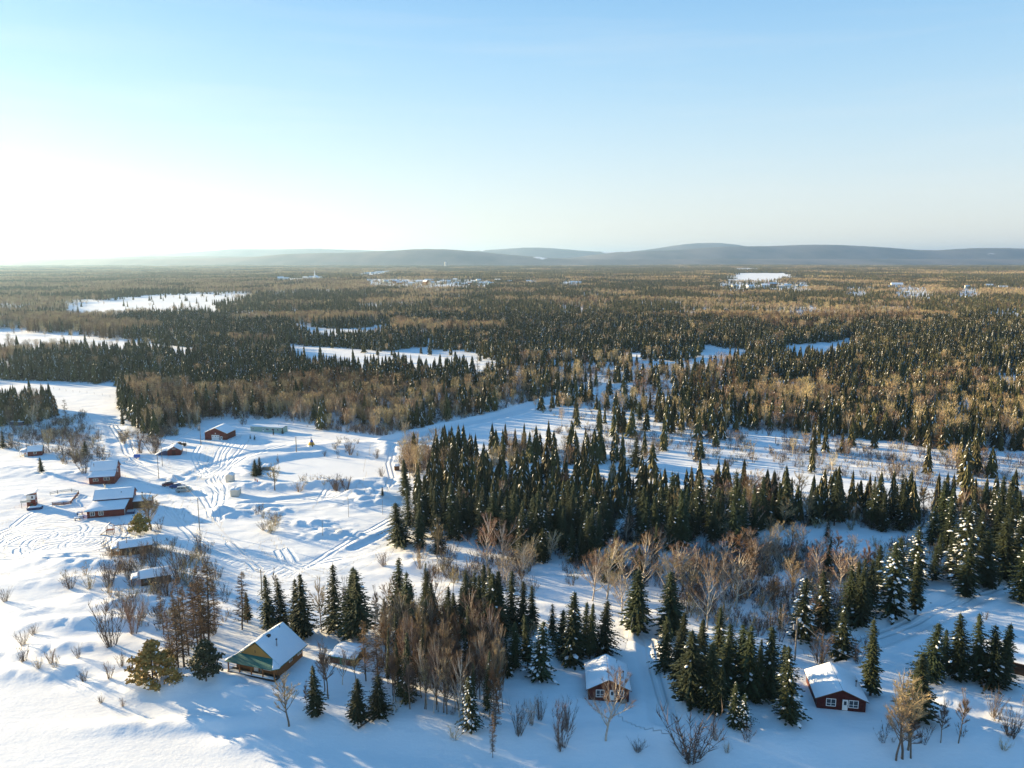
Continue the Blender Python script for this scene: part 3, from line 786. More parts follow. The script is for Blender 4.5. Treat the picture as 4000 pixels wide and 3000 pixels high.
def shrub_mb(seed, H=2.6, W=1.6, stems=16, twigs=160, tw=.022):
    rnd = random.Random(seed); s_ = MB()
    for k in range(stems):
        a = rnd.uniform(0, 6.28); sp = rnd.uniform(.1, 1) * W / H * .75
        d = Vector((math.cos(a) * sp, math.sin(a) * sp, 1)).normalized(); L = H * rnd.uniform(.6, 1.05)
        p = Vector((math.cos(a) * .15, math.sin(a) * .15, -.3)); pts = [p]
        for i in range(3):
            d = (d + Vector((rnd.uniform(-.15, .15), rnd.uniform(-.15, .15), 0))).normalized(); p = p + d * (L + .3) / 3; pts.append(p)
        s_.path(pts, [.018, .014, .010, .004], 3, 0)
        for j in range(twigs // stems):
            i = rnd.choice([0, 1, 1, 2, 2]); q = pts[i].lerp(pts[i + 1], rnd.random())
            dd = (d + Vector((rnd.uniform(-.9, .9), rnd.uniform(-.9, .9), rnd.uniform(0, .6)))).normalized()
            c = dd.cross(Vector((rnd.uniform(-1, 1), rnd.uniform(-1, 1), rnd.uniform(-1, 1)))).normalized() * tw
            s_.add([q - c, q + c, q + dd * H * rnd.uniform(.12, .3)], [(0, 1, 2)], 1)
    return s_

def round_conifer(seed, H, W, clump=.4, n=2600, snow=0.02, pine=False):
    """broad open conifer (pine / cedar): leaf clumps along many limbs"""
    rnd = random.Random(seed); trunk = MB(); crown = MB()
    trunk.path([(0, 0, -1), (0, 0, H * .9)], [H * .022, .04], 6)
    limbs = []
    for k in range(46):
        t = .06 + .92 * (k + rnd.random()) / 46; a = k * 2.4 + rnd.uniform(-.4, .4)
        r = W * (math.sin(min(1, (1 - t) * 1.25) * PI / 2)) * (.72 if t < .14 else 1) * rnd.uniform(.7, 1.15)
        p = Vector((0, 0, H * t * .95)); e = p + Vector((math.cos(a) * r, math.sin(a) * r, r * rnd.uniform(.05, .45)))
        trunk.path([p, e], [.06, .015], 3); limbs.append((p, e))
    for k in range(n):
        p, e = rnd.choice(limbs); c = p.lerp(e, rnd.uniform(.25, 1.05) ** .7)
        c = c + Vector((rnd.gauss(0, .28), rnd.gauss(0, .28), rnd.gauss(.05, .22)))
        u = Vector((rnd.uniform(-1, 1), rnd.uniform(-1, 1), rnd.uniform(-.3, 1))).normalized(); v = u.orthogonal().normalized()
        w_ = clump * rnd.uniform(.5, 1.1)
        mi = 1 if rnd.random() < snow else 0
        crown.add([c - v * w_ * .5, c + v * w_ * .5, c + u * w_], [(0, 1, 2)], mi)
    return trunk, crown

# libraries of meshes ---------------------------------------------------------
SPR = []      # (H, trunk mesh, crown mesh)
for k in range(9):
    R = [2.4, 3.0, 1.6, 2.7, 1.4, 3.2, 2.3, 2.8, 2.0][k]
    sn = [.02, .05, .01, .03, .015, .06, .03, .02, .04][k]
    t, c = spruce_parts(100 + k, 12, R, .32, 11, 9, .50, sn, [.05, .04, .09, .06, .12, .03, .07, .16, .05][k])
    SPR.append((t.mesh('spruce_trunk', [M['bark_dark']]), c.mesh('spruce_crown', [M['needle'], M['snow']])))
SPR_SNOW = []
for k in range(3):
    t, c = spruce_parts(150 + k, 12, [3.1, 2.5, 2.2][k], .33, 11, 9, .48, [.36, .15, .10][k], .04)
    SPR_SNOW.append((t.mesh('spruce_trunk', [M['bark_dark']]), c.mesh('spruce_crown', [M['needle'], M['snow']])))
BAR = []
for k in range(7):
    t, c = bare_parts(200 + k, 11, 2100, .015, [15, 18, 13, 16, 20, 14, 12][k], [.35, .28, .45, .3, .5, .38, .55][k], [.33, .36, .24, .30, .20, .36, .18][k], tlen=.75)
    tw = [M['twig_red'], M['twig'], M['twig'], M['twig_red'], M['twig_dark'], M['twig_red'], M['twig_larch']][k]
    bk = [M['bark_pale'], M['bark_pale'], M['bark_grey'], M['bark_pale'], M['bark_grey'], M['bark_pale'], M['bark_grey']][k]
    BAR.append((t.mesh('bare_trunk', [bk], True), c.mesh('bare_crown', [bk, tw])))
LAR = []
for k in range(4):
    t, c = larch_parts(300 + k); LAR.append((t.mesh('larch_trunk', [M['bark_dark']]), c.mesh('larch_crown', [M['bark_dark'], M['twig_larch']])))
SHR = [shrub_mb(400 + k, 2.6, [1.6, 1.2, 2.0, 1.5, 1.9][k], [22, 16, 26, 18, 22][k], 420, .014).mesh('bare_shrub', [M['bark_grey'], [M['twig_dark'], M['twig_red'], M['twig_dark'], M['twig'], M['twig_dark']][k]]) for k in range(5)]

def place_tree(kind, base, H, label, group=None, variant=0, rot=0.0, wid=1.0, snow=False, name=None, lean=None):
    if kind == 'spruce': tm, cm = (SPR_SNOW if snow else SPR)[variant % (3 if snow else 9)]; h0 = 12.0; nm = 'spruce_tree'; cat = 'spruce tree'
    elif kind == 'bare': tm, cm = BAR[variant % 7]; h0 = 11.0; nm = 'bare_tree'; cat = 'bare tree'
    elif kind == 'larch': tm, cm = LAR[variant % 4]; h0 = 13.0; nm = 'larch_tree'; cat = 'larch tree'
    s = H / h0
    e = thing(name or nm, label, cat, base, rot, group)
    e.scale = (s * wid, s * wid, s)
    if lean is None: lean = (random.Random(label + str(base[0])).gauss(0, .035), random.Random(label + str(base[1])).gauss(0, .035))
    if lean: e.rotation_euler = (lean[1], lean[0], rot)
    for n_, me in (('trunk', tm), ('crown', cm)):
        o = bpy.data.objects.new(n_, me); COL.objects.link(o); o.parent = e
    return e

# ------------------------------------------------------------------ woods made of points carrying tree meshes (too many to count)
def merged(parts_list):
    """join MBs whose materials are given as lists of global material keys"""
    keys = []; out = MB()
    for mb, mk in parts_list:
        for k in mk:
            if k not in keys: keys.append(k)
        o = len(out.v); out.v += mb.v; out.f += [tuple(i + o for i in f) for f in mb.f]; out.m += [keys.index(mk[i]) for i in mb.m]
    return out, [M[k] for k in keys]

def lib_collection(name, meshes):
    c = bpy.data.collections.new(name)
    for i, me in enumerate(meshes):
        o = bpy.data.objects.new('%s_%02d' % (name, i), me); c.objects.link(o)
    return c

def scatter(name, label, cat, coll, P, idx, scl, rot):
    """one object: points P (n,3) each carrying mesh number idx of the collection"""
    me = bpy.data.meshes.new(name); n = len(P)
    me.vertices.add(n); me.vertices.foreach_set('co', np.asarray(P, float).ravel())
    for an, tp, val, key in (('vi', 'INT', idx, 'value'), ('vs', 'FLOAT_VECTOR', scl, 'vector'), ('vr', 'FLOAT', rot, 'value')):
        a = me.attributes.new(an, tp, 'POINT')
        a.data.foreach_set(key, np.asarray(val, np.int32 if tp == 'INT' else float).ravel())
    o = bpy.data.objects.new(name, me); COL.objects.link(o)
    g = bpy.data.node_groups.new(name, 'GeometryNodeTree')
    g.interface.new_socket('Geometry', in_out='INPUT', socket_type='NodeSocketGeometry')
    g.interface.new_socket('Geometry', in_out='OUTPUT', socket_type='NodeSocketGeometry')
    gi = g.nodes.new('NodeGroupInput'); go = g.nodes.new('NodeGroupOutput')
    iop = g.nodes.new('GeometryNodeInstanceOnPoints'); ci = g.nodes.new('GeometryNodeCollectionInfo')
    ci.inputs['Collection'].default_value = coll
    ci.inputs['Separate Children'].default_value = True; ci.inputs['Reset Children'].default_value = True
    def attr(nm, tp):
        a = g.nodes.new('GeometryNodeInputNamedAttribute'); a.data_type = tp; a.inputs['Name'].default_value = nm
        return a.outputs['Attribute']
    cx = g.nodes.new('ShaderNodeCombineXYZ')
    g.links.new(gi.outputs[0], iop.inputs['Points']); g.links.new(ci.outputs[0], iop.inputs['Instance'])
    iop.inputs['Pick Instance'].default_value = True
    g.links.new(attr('vi', 'INT'), iop.inputs['Instance Index'])
    g.links.new(attr('vs', 'FLOAT_VECTOR'), iop.inputs['Scale'])
    g.links.new(attr('vr', 'FLOAT'), cx.inputs[2]); g.links.new(cx.outputs[0], iop.inputs['Rotation'])
    g.links.new(iop.outputs[0], go.inputs[0])
    md = o.modifiers.new('wood', 'NODES'); md.node_group = g
    return tag(o, label, cat, kind='stuff')

def conif(seed, lod):
    """solid ragged conifer for the middle distance: overlapping drooping whorls round a stem"""
    rnd = random.Random(500 + seed + lod * 50); H = 12.0
    R = [1.9, 2.3, 1.6, 2.1, 1.75, 2.6][seed % 6]
    t = MB(); c = MB(); t.tube((0, 0, -1), (0, 0, H * .9), .14, .04, 3, caps=False)
    tiers = 12 if lod == 0 else 7; npt = 9 if lod == 0 else 6; z = H * .04
    for k in range(tiers):
        f = k / tiers; zb = H * (.04 + .93 * f); r_ = R * (1 - f) ** .8 * rnd.uniform(.8, 1.15) + .12; zt = min(H * 1.02, zb + H * (.26 - .12 * f))
        a0 = rnd.uniform(0, 6.28); ring = []
        for q in range(npt * 2):
            rr_ = r_ * (rnd.uniform(.9, 1.25) if q % 2 == 0 else rnd.uniform(.45, .7)); a = a0 + PI * q / npt + rnd.uniform(-.1, .1)
            ring.append((math.cos(a) * rr_, math.sin(a) * rr_, zb + (rnd.uniform(-.5, .1) if q % 2 == 0 else rnd.uniform(.1, .5)) * (.5 + .5 * (1 - f))))
        n = len(ring); c.add(ring + [(0, 0, zt)], [(q, (q + 1) % n, n) for q in range(n)], 0)
        for q in range(0, n, 2):
            if rnd.random() < [.22, .12, .35, .18, .10, .28][seed % 6] * (.6 if lod == 0 else .25) * (1.3 - f):
                p = Vector(ring[q]); m_ = p * .55 + Vector((0, 0, zt)) * .45; m_.z = p.z * .6 + zt * .4 + .1; s_ = Vector((-p.y, p.x, 0)).normalized() * r_ * .16
                c.add([p * 1.0 + Vector((0, 0, .12)), m_ + s_, m_ - s_], [(0, 1, 2)], 1)
    c.add([(0, 0, H * 1.08), (.12, 0, H * .9), (-.1, .1, H * .9), (-.1, -.1, H * .9)], [(0, 1, 2), (0, 2, 3), (0, 3, 1)], 0)
    m, ms = merged([(t, ['bark_dark']), (c, ['needle_far', 'snow'])])
    return m.mesh('spruce', ms)

def decid(seed, lod, tw='twig', bk='bark_pale'):
    """leafless broadleaf for the middle distance: pale forking stem and a vase of fine twigs"""
    rnd = random.Random(540 + seed + lod * 50); H = 11.0; t = MB(); c = MB()
    W = [2.2, 1.6, 2.6, 1.9][seed % 4]
    t.path([(0, 0, -1), (rnd.uniform(-.2, .2), 0, H * .35), (rnd.uniform(-.4, .4), rnd.uniform(-.3, .3), H * .7)], [.16, .12, .05], 3)
    for k in range(7 if lod == 0 else 4):
        a = rnd.uniform(0, 6.28); z = H * rnd.uniform(.3, .6); e = H * rnd.uniform(.7, .98); rr_ = W * rnd.uniform(.4, .9)
        t.path([(0, 0, z), (math.cos(a) * rr_ * .5, math.sin(a) * rr_ * .5, (z + e) / 2), (math.cos(a) * rr_, math.sin(a) * rr_, e)], [.09, .06, .02], 3)
    n = 330 if lod == 0 else 85; ww = .05 if lod == 0 else .12
    for k in range(n):
        f = rnd.random() ** .8; z = H * (.34 + .6 * f); rr_ = W * (.35 + .75 * math.sin(min(1, f * 1.15) * PI * .62)) * rnd.random() ** .5; a = rnd.uniform(0, 6.28)
        p = Vector((math.cos(a) * rr_, math.sin(a) * rr_, z)); d = Vector((math.cos(a) * .5 + rnd.uniform(-.4, .4), math.sin(a) * .5 + rnd.uniform(-.4, .4), 1)).normalized()
        L_ = rnd.uniform(.7, 1.7) * (1 if lod == 0 else 1.5); s_ = d.cross(Vector((rnd.uniform(-1, 1), rnd.uniform(-1, 1), .1))).normalized() * ww
        c.add([p - s_, p + s_, p + d * L_], [(0, 1, 2)], 0)
    m, ms = merged([(t, [bk]), (c, [tw])]); return m.mesh('bare', ms)

def larchm(seed, lod):
    t, c = larch_parts(580 + seed, 13, .8 if lod == 0 else 1.6, .07 if lod == 0 else .15)
    m, ms = merged([(t, ['bark_dark']), (c, ['bark_dark', 'twig_larch'])]); return m.mesh('larch', ms)

LIB_C0 = lib_collection('conifer_mid', [conif(k, 0) for k in range(6)])
LIB_C1 = lib_collection('conifer_far', [conif(k, 1) for k in range(5)])
dtw = [('twig', 'bark_pale'), ('twig', 'bark_pale'), ('twig_red', 'bark_pale'), ('twig', 'bark_grey')]
LIB_D0 = lib_collection('bare_mid', [decid(k, 0, *dtw[k]) for k in range(4)] + [larchm(0, 0)])
LIB_D1 = lib_collection('bare_far', [decid(k, 1, *dtw[k]) for k in range(4)] + [larchm(0, 1)])
LIB_U = lib_collection('undergrowth_lib', [shrub_mb(600 + k, 2.2, 1.5, 11, 110, .03).mesh('u', [M['twig_dark'], [M['twig_dark'], M['twig_dark'], M['twig']][k]]) for k in range(3)])

def tile_mesh(seed, cf, size=100.0, n=150):
    rnd = random.Random(seed); mb = MB(); keys = ['needle_far', 'twig', 'twig_red', 'snow', 'bark_pale']
    for k in range(n):
        x, y = rnd.uniform(-size / 2, size / 2), rnd.uniform(-size / 2, size / 2)
        H = rnd.uniform(8, 15)
        if rnd.random() < cf:
            r = H * rnd.uniform(.14, .22)
            for (z0, z1, rr) in ((.05, .6, 1.0), (.35, .85, .72), (.65, 1.05, .42)):
                a0 = rnd.uniform(0, 6)
                ring = [(x + math.cos(a0 + q * PI / 2.5) * r * rr * rnd.uniform(.7, 1.2), y + math.sin(a0 + q * PI / 2.5) * r * rr * rnd.uniform(.7, 1.2), H * (z0 + rnd.uniform(-.06, .06))) for q in range(5)]
                mb.add(ring + [(x, y, H * z1)], [(q, (q + 1) % 5, 5) for q in range(5)], 0)
        else:
            H *= .92; mi = 2 if rnd.random() < .25 else 1
            for q in range(9):
                a = rnd.uniform(0, 6.28); ww = rnd.uniform(.3, .7); l = rnd.uniform(.35, 1) * H
                cx, cy = x + math.cos(a) * H * .13, y + math.sin(a) * H * .13
                b2 = rnd.uniform(0, 3.14)
                mb.add([(x + math.cos(a) * .3, y + math.sin(a) * .3, l * .45), (cx - math.cos(b2) * ww, cy - math.sin(b2) * ww, l * .8), (cx * .8 + x * .2, cy * .8 + y * .2, l), (cx + math.cos(b2) * ww, cy + math.sin(b2) * ww, l * .78)],
                       [(0, 1, 2, 3)], mi)
    return mb.mesh('wood_tile', [M[k] for k in keys])
LIB_T = lib_collection('wood_tile', [tile_mesh(700 + k, [.98, .9, .6, .3, .05, .0][k]) for k in range(6)])

RNG = np.random.default_rng(7)
def jitter_grid(y0, y1, cell, half):
    ys = np.arange(y0, y1, cell); out = []
    for y in ys:
        hw = half * y + 40
        xs = np.arange(-hw, hw, cell)
        out.append(np.stack([xs, np.full(xs.shape, y)], 1))
    p = np.concatenate(out)
    return p + RNG.uniform(-.48, .48, p.shape) * cell

def species(x, y, C):
    n = .6 * fbm(x / 100, y / 130, 81, 4) + .4 * fbm(x / 330, y / 520, 82, 3)
    px, py = project(x, y)
    # the left woods are mostly leafless, the right hand and the middle mostly conifer
    bias = np.interp(px, [0, 900, 1700, 2600, 4000], [-.10, -.05, .0, .02, .06])
    cf = sstep(n + bias, .445, .515)
    cf = np.clip(cf, .08, .96)
    return np.where(np.isnan(C), cf, C)

def filt(p):
    D, C, U = zone_fields(p[:, 0], p[:, 1])
    D = D * np.where(p[:, 1] > 380, .62 + .55 * sstep(fbm(p[:, 0] / 35, p[:, 1] / 35, 66, 3), .38, .5), 1)
    gap = fbm(p[:, 0] / 55, p[:, 1] / 30, 68, 3); D = np.where((p[:, 1] > 400) & (gap < .37), D * .12, D)
    keep = RNG.random(len(p)) < D
    p = p[keep]; C = C[keep]
    cf = species(p[:, 0], p[:, 1], C)
    con = RNG.random(len(p)) < cf
    return p, con
def with_z(p, dz=-.1):
    return np.column_stack([p, height(p[:, 0], p[:, 1]) + dz])

HERO_PX = []   # filled below, keeps scattered trees off the hand placed ones
mid = jitter_grid(95, 950, 3.5, .72)
px_, py_ = project(mid[:, 0], mid[:, 1], 1.5)
mid, con = filt(mid)
# the leafless copse between the two near houses stands much closer together
cop = jitter_grid(115, 170, 1.75, .5); cpx, cpy = project(cop[:, 0], cop[:, 1], 1.5)
cin = inpoly(cpx, cpy, [(1490, 2590), (1720, 2580), (1960, 2640), (1985, 2790), (1850, 2830), (1650, 2790), (1490, 2740)])
cin |= inpoly(cpx, cpy, [(1500, 2500), (1950, 2560), (1940, 2640), (1500, 2590)]) & (RNG.random(len(cop)) < .4)
cop = cop[cin & (RNG.random(len(cop)) < .8)]
mid = np.concatenate([mid, cop]); con = np.concatenate([con, RNG.random(len(cop)) < .13])
far = jitter_grid(950, 2700, 5.6, .72)
far, conf = filt(far)
P = with_z(mid); 
# nearest of each kind stand as single trees, the rest are the wood
d = P[:, 1]
N_SPR, N_BAR = 300, 300
order_c = np.where(con)[0][np.argsort(d[con])]
order_d = np.where(~con)[0][np.argsort(d[~con])]

# ------------------------------------------------------------------ buildings
def ring_box(mb, x0, x1, y0, y1, z0, z1, t, axis='y', mi=0):
    """window casing: four bars round an opening, lying in the plane normal to axis"""
    if axis == 'y':
        mb.box(x0 - t, x1 + t, y0, y1, z1, z1 + t, mi); mb.box(x0 - t, x1 + t, y0, y1, z0 - t, z0, mi)
        mb.box(x0 - t, x0, y0, y1, z0, z1, mi); mb.box(x1, x1 + t, y0, y1, z0, z1, mi)
    else:
        mb.box(x0, x1, y0 - t, y1 + t, z1, z1 + t, mi); mb.box(x0, x1, y0 - t, y1 + t, z0 - t, z0, mi)
        mb.box(x0, x1, y0 - t, y0, z0, z1, mi); mb.box(x0, x1, y1, y1 + t, z0, z1, mi)

class House:
    def __init__(s, name, label, cat, base, ang, group=None):
        s.e = thing(name, label, cat, base, math.radians(ang), group)
    def walls(s, x0, x1, y0, y1, h, rise, axis, m, z0=-1.5, name='wall'):
        mb = MB()
        if rise == 0: mb.box(x0, x1, y0, y1, z0, h)
        elif axis == 'y':
            xm = (x0 + x1) / 2
            v = []
            for y in (y0, y1): v += [(x0, y, z0), (x1, y, z0), (x1, y, h), (xm, y, h + rise), (x0, y, h)]
            mb.add(v, [(0, 1, 2, 3, 4), (9, 8, 7, 6, 5), (1, 6, 7, 2), (0, 4, 9, 5), (2, 7, 8, 3), (4, 3, 8, 9), (0, 5, 6, 1)])
        else:
            ym = (y0 + y1) / 2
            v = []
            for x in (x0, x1): v += [(x, y0, z0), (x, y1, z0), (x, y1, h), (x, ym, h + rise), (x, y0, h)]
            mb.add(v, [(4, 3, 2, 1, 0), (5, 6, 7, 8, 9), (1, 2, 7, 6), (0, 5, 9, 4), (2, 3, 8, 7), (4, 9, 8, 3), (0, 1, 6, 5)])
        return mb.build(name, M[m] if isinstance(m, str) else m, s.e)
    def roof(s, quads, m, t=.12, snow=.24, inset=.06, name='roof', bare=()):
        mb = MB()
        for q in quads: mb.slab([(p[0], p[1], p[2] + t + .02) for p in q], t)
        r = mb.build(name, M[m], s.e)
        sn = MB(); any_ = False
        for i, q in enumerate(quads):
            if i in bare: continue
            any_ = True
            s.snow_slab(sn, q, t + .025, snow, inset)
        if any_:
            o = sn.build('snow_cover', M['roof_snow'], r, True)
        return r
    def snow_slab(s, mb, q, off, th, inset, n=9):
        """rounded, slightly uneven blanket of snow on a roof plane"""
        q = [Vector(p) for p in q]; c = sum(q, Vector()) / 4
        q = [p + (c - p).normalized() * inset for p in q]
        rr = random.Random(int(abs(q[0].x * 97 + q[1].y * 31 + q[2].z * 57)) + 3)
        sx, sy = rr.uniform(0, 50), rr.uniform(0, 50)
        o = len(mb.v)
        for j in range(n + 1):
            for i in range(n + 1):
                u, v = i / n, j / n
                p = (q[0] * (1 - u) + q[1] * u) * (1 - v) + (q[3] * (1 - u) + q[2] * u) * v
                edge = min(i, n - i, j, n - j)
                k = {0: .0, 1: .82}.get(edge, 1)
                hh = th * k * (.85 + .35 * float(vnoise(sx + p.x * .9, sy + p.y * .9)))
                mb.v.append((p.x, p.y, p.z + off + hh + (.0 if edge else .02)))
        for j in range(n):
            for i in range(n):
                a = o + j * (n + 1) + i
                mb.f.append((a, a + 1, a + n + 2, a + n + 1)); mb.m.append(0)
        # underside
        b = len(mb.v); cs = [o, o + n, o + (n + 1) * n + n, o + (n + 1) * n]
        for k in cs: mb.v.append((mb.v[k][0], mb.v[k][1], mb.v[k][2] - .02))
        mb.f.append((b + 3, b + 2, b + 1, b)); mb.m.append(0)
    def gable(s, x0, x1, y0, y1, h, rise, axis, m, oh=.4, og=.4, snow=.34, bare=()):
        if axis == 'y':
            xm = (x0 + x1) / 2; sl = rise / ((x1 - x0) / 2)
            L = [(x0 - oh, y0 - og, h - oh * sl), (xm, y0 - og, h + rise), (xm, y1 + og, h + rise), (x0 - oh, y1 + og, h - oh * sl)]
            R = [(xm, y0 - og, h + rise), (x1 + oh, y0 - og, h - oh * sl), (x1 + oh, y1 + og, h - oh * sl), (xm, y1 + og, h + rise)]
            return s.roof([L, R], m, snow=snow, bare=bare)
        ym = (y0 + y1) / 2; sl = rise / ((y1 - y0) / 2)
        F = [(x0 - og, y0 - oh, h - oh * sl), (x1 + og, y0 - oh, h - oh * sl), (x1 + og, ym, h + rise), (x0 - og, ym, h + rise)]
        B = [(x0 - og, ym, h + rise), (x1 + og, ym, h + rise), (x1 + og, y1 + oh, h - oh * sl), (x0 - og, y1 + oh, h - oh * sl)]
        return s.roof([F, B], m, snow=snow, bare=bare)
    def window(s, face, at, u, z, w_, h_, fm='white', mull=1, bars=0):
        """face F: plane y=at looking to -y, R: plane x=at looking +x, L: plane x=at looking -x"""
        fr = MB(); gl = MB(); t = .10
        if face == 'F':
            ring_box(fr, u, u + w_, at - .06, at + .02, z, z + h_, t)
            for k in range(mull): xx = u + w_ * (k + 1) / (mull + 1); fr.box(xx - .04, xx + .04, at - .05, at + .01, z, z + h_)
            for k in range(bars): zz = z + h_ * (k + 1) / (bars + 1) * .7; fr.box(u, u + w_, at - .052, at + .01, zz - .03, zz + .03)
            gl.box(u, u + w_, at - .02, at + .015, z, z + h_)
        else:
            sg = 1 if face == 'R' else -1
            a, b = sorted((at + sg * .06, at - sg * .02))
            ring_box(fr, a, b, u, u + w_, z, z + h_, t, 'x')
            for k in range(mull): yy = u + w_ * (k + 1) / (mull + 1); fr.box(a + .005, b - .005, yy - .04, yy + .04, z, z + h_)
            a, b = sorted((at + sg * .02, at - sg * .015)); gl.box(a, b, u, u + w_, z, z + h_)
        f = fr.build('window', M[fm], s.e); gl.build('pane', M['glass'], f)
        return f
    def door(s, at, u, z, w_, h_, m='white', glass=True, name='door', panes=None, face='F'):
        mb = MB()
        if face == 'F': mb.box(u, u + w_, at - .07, at + .02, z, z + h_)
        else: mb.box(at - .02, at + .07, u, u + w_, z, z + h_)
        d = mb.build(name, M[m], s.e)
        if glass and face == 'F':
            for k in range(panes or 1):
                g = MB()
                if panes: x_ = u + w_ * (k + .5) / panes; g.box(x_ - w_ * .07, x_ + w_ * .07, at - .085, at - .06, z + h_ * .72, z + h_ * .84)
                else: g.box(u + w_ * .25, u + w_ * .75, at - .085, at - .06, z + h_ * .5, z + h_ * .86)
                g.build('pane', M['glass'], d)
        h = MB(); 
        if face == 'F': h.box(u + w_ * .86, u + w_ * .92, at - .12, at - .07, z + h_ * .42, z + h_ * .48)
        else: h.box(at + .07, at + .12, u + w_ * .86, u + w_ * .92, z + h_ * .42, z + h_ * .48)
        h.build('handle', M['black'], d)
        return d
    def pipe(s, x, y, z0, z1, r=.11, m='metal'):
        mb = MB(); mb.tube((x, y, z0), (x, y, z1), r, n=10); c = mb.build('chimney', M[m], s.e)
        k = MB(); k.tube((x, y, z1 + .05), (x, y, z1 + .22), r * 1.7, r * 1.2, 10); k.tube((x, y, z1 - .05), (x, y, z1 + .06), r * .7, n=6); k.build('cap', M['black'], c)
        return c
    def part(s, name, mb, m): return mb.build(name, M[m], s.e)

def base_of(L, dz=0):
    g = G(*L); g.z += dz; return g

# 1 green-roofed log house ----------------------------------------------------
H1 = House('log_house', 'honey-coloured log house with snowy green gable roof and long front porch', 'house', base_of((889, 2625), .1), -18.7)
H1.walls(.7, 9.4, 1.6, 9.4, 2.25, 3.3, 'y', 'log_wall')
H1.gable(.3, 9.8, 1.8, 9.5, 2.15, 3.45, 'y', 'green_trim', .45, .35, .22)
g = MB(); g.add([(1.6, 1.56, 3.05), (8.5, 1.56, 3.05), (5.05, 1.56, 5.35), (1.6, 1.5, 3.05), (8.5, 1.5, 3.05), (5.05, 1.5, 5.35)],
                [(2, 1, 0), (3, 4, 5), (0, 1, 4, 3), (1, 2, 5, 4), (2, 0, 3, 5)]); H1.part('gable_boards', g, 'gable_wood')
g = MB(); g.tube((5.0, 1.44, 3.7), (5.0, 1.44, 4.2), .05); g.build('lamp_bracket', M['black'], H1.e)
H1.roof([[(-.2, -.35, 2.05), (9.7, -.35, 2.05), (8.6, 1.48, 3.05), (1.5, 1.48, 3.05)]], 'green_metal', .08, 0, name='porch_roof', bare=(0,))
H1.roof([[(9.72, -.35, 2.05), (10.5, .7, 1.86), (10.4, 1.4, 1.95), (8.62, 1.48, 3.05)]], 'green_trim', .08, .2, name='porch_roof_end')
H1.roof([[(-.9, .7, 1.75), (-.22, -.35, 2.03), (1.48, 1.48, 3.05), (-.6, 1.4, 1.9)]], 'green_trim', .08, .12, name='porch_roof_end')
g = MB(); g.box(0, 9.9, 0, 1.58, -.25, .12); dk = H1.part('porch_deck', g, 'dark_wood')
g = MB(); H1.snow_slab(g, [(.1, .05, .1), (9.8, .05, .1), (9.8, .75, .1), (.1, .9, .1)], .02, .16, .02); g.build('snow_cover', M['roof_snow'], dk, True)
for x in (.12, 2.5, 5.0, 7.4, 9.78):
    g = MB(); g.box(x - .09, x + .09, .08, .26, .1, 2.1); H1.part('post', g, 'log_wall')
H1.window('F', 1.6, 1.7, .95, .8, .8, mull=0); H1.window('F', 1.6, 2.9, .95, .8, .8, mull=1)
H1.door(1.6, 4.5, .12, .9, 1.9)
H1.window('F', 1.6, 6.1, .8, 1.9, .95, mull=2)
for yy, ww in ((5.2, .75), (7.9, .95)): H1.window('R', 9.4, yy, .75, ww, 1.15, mull=1)
g = MB(); g.box(5.8, 6.4, 1.0, 1.5, .3, .38); g.box(5.82, 5.88, 1.0, 1.06, .1, .32); g.box(6.32, 6.38, 1.0, 1.06, .1, .32); g.box(5.8, 6.4, 1.44, 1.5, .12, .95); H1.part('porch_bench', g, 'grey_wood')
H1.pipe(7.6, 4.2, 3.4, 5.3); H1.pipe(5.6, 8.0, 4.8, 5.7, .06)
g = MB(); g.box(5.35, 5.9, 4.3, 4.95, 5.1, 5.75); H1.part('roof_vent', g, 'black')

# 2 central cottage ------------------------------------------------------------
def cottage(label, L, w_, d_, h, rise, ang, wm, wins, doorx, name='red_cottage', pipes=(), eps=.4):
    c = House(name, label, 'cottage', base_of(L), ang)
    c.walls(0, w_, 0, d_, h, rise, 'y', wm)
    c.gable(0, w_, 0, d_, h, rise, 'y', 'brown_wall', eps, .35, .28)
    for u, ww in wins: c.window('F', 0, u, .65, ww, 1.15, mull=1, bars=1)
    c.door(0, doorx, .05, .85, 1.85)
    for p in pipes: c.pipe(*p)
    return c
H2 = cottage('dark red gabled cottage behind a tall bare birch, snowy roof and stovepipe', (2298, 2733), 6.8, 8.2, 2.0, 1.7, -3.2, 'dark_red_wall', [(1.35, 1.25), (4.5, 1.35)], 3.55, pipes=[(5.9, 1.9, 2.6, 4.1), (5.2, 6.6, 2.8, 3.6, .05)])
g = MB(); g.box(5.3, 6.4, -.5, -.05, -.2, .35); H2.part('woodbox', g, 'grey_wood')
H3 = cottage('maroon cottage with white front door and two white windows at right', (3190, 2765), 7.6, 8.6, 1.9, 1.65, -9.5, 'dark_red_wall', [(1.5, 1.35), (5.0, 1.35)], 3.95, pipes=[(6.7, 3.0, 2.3, 3.6)])
for h_, x_, y_, z_ in ((H2, 1.0, -1, 0),): pass

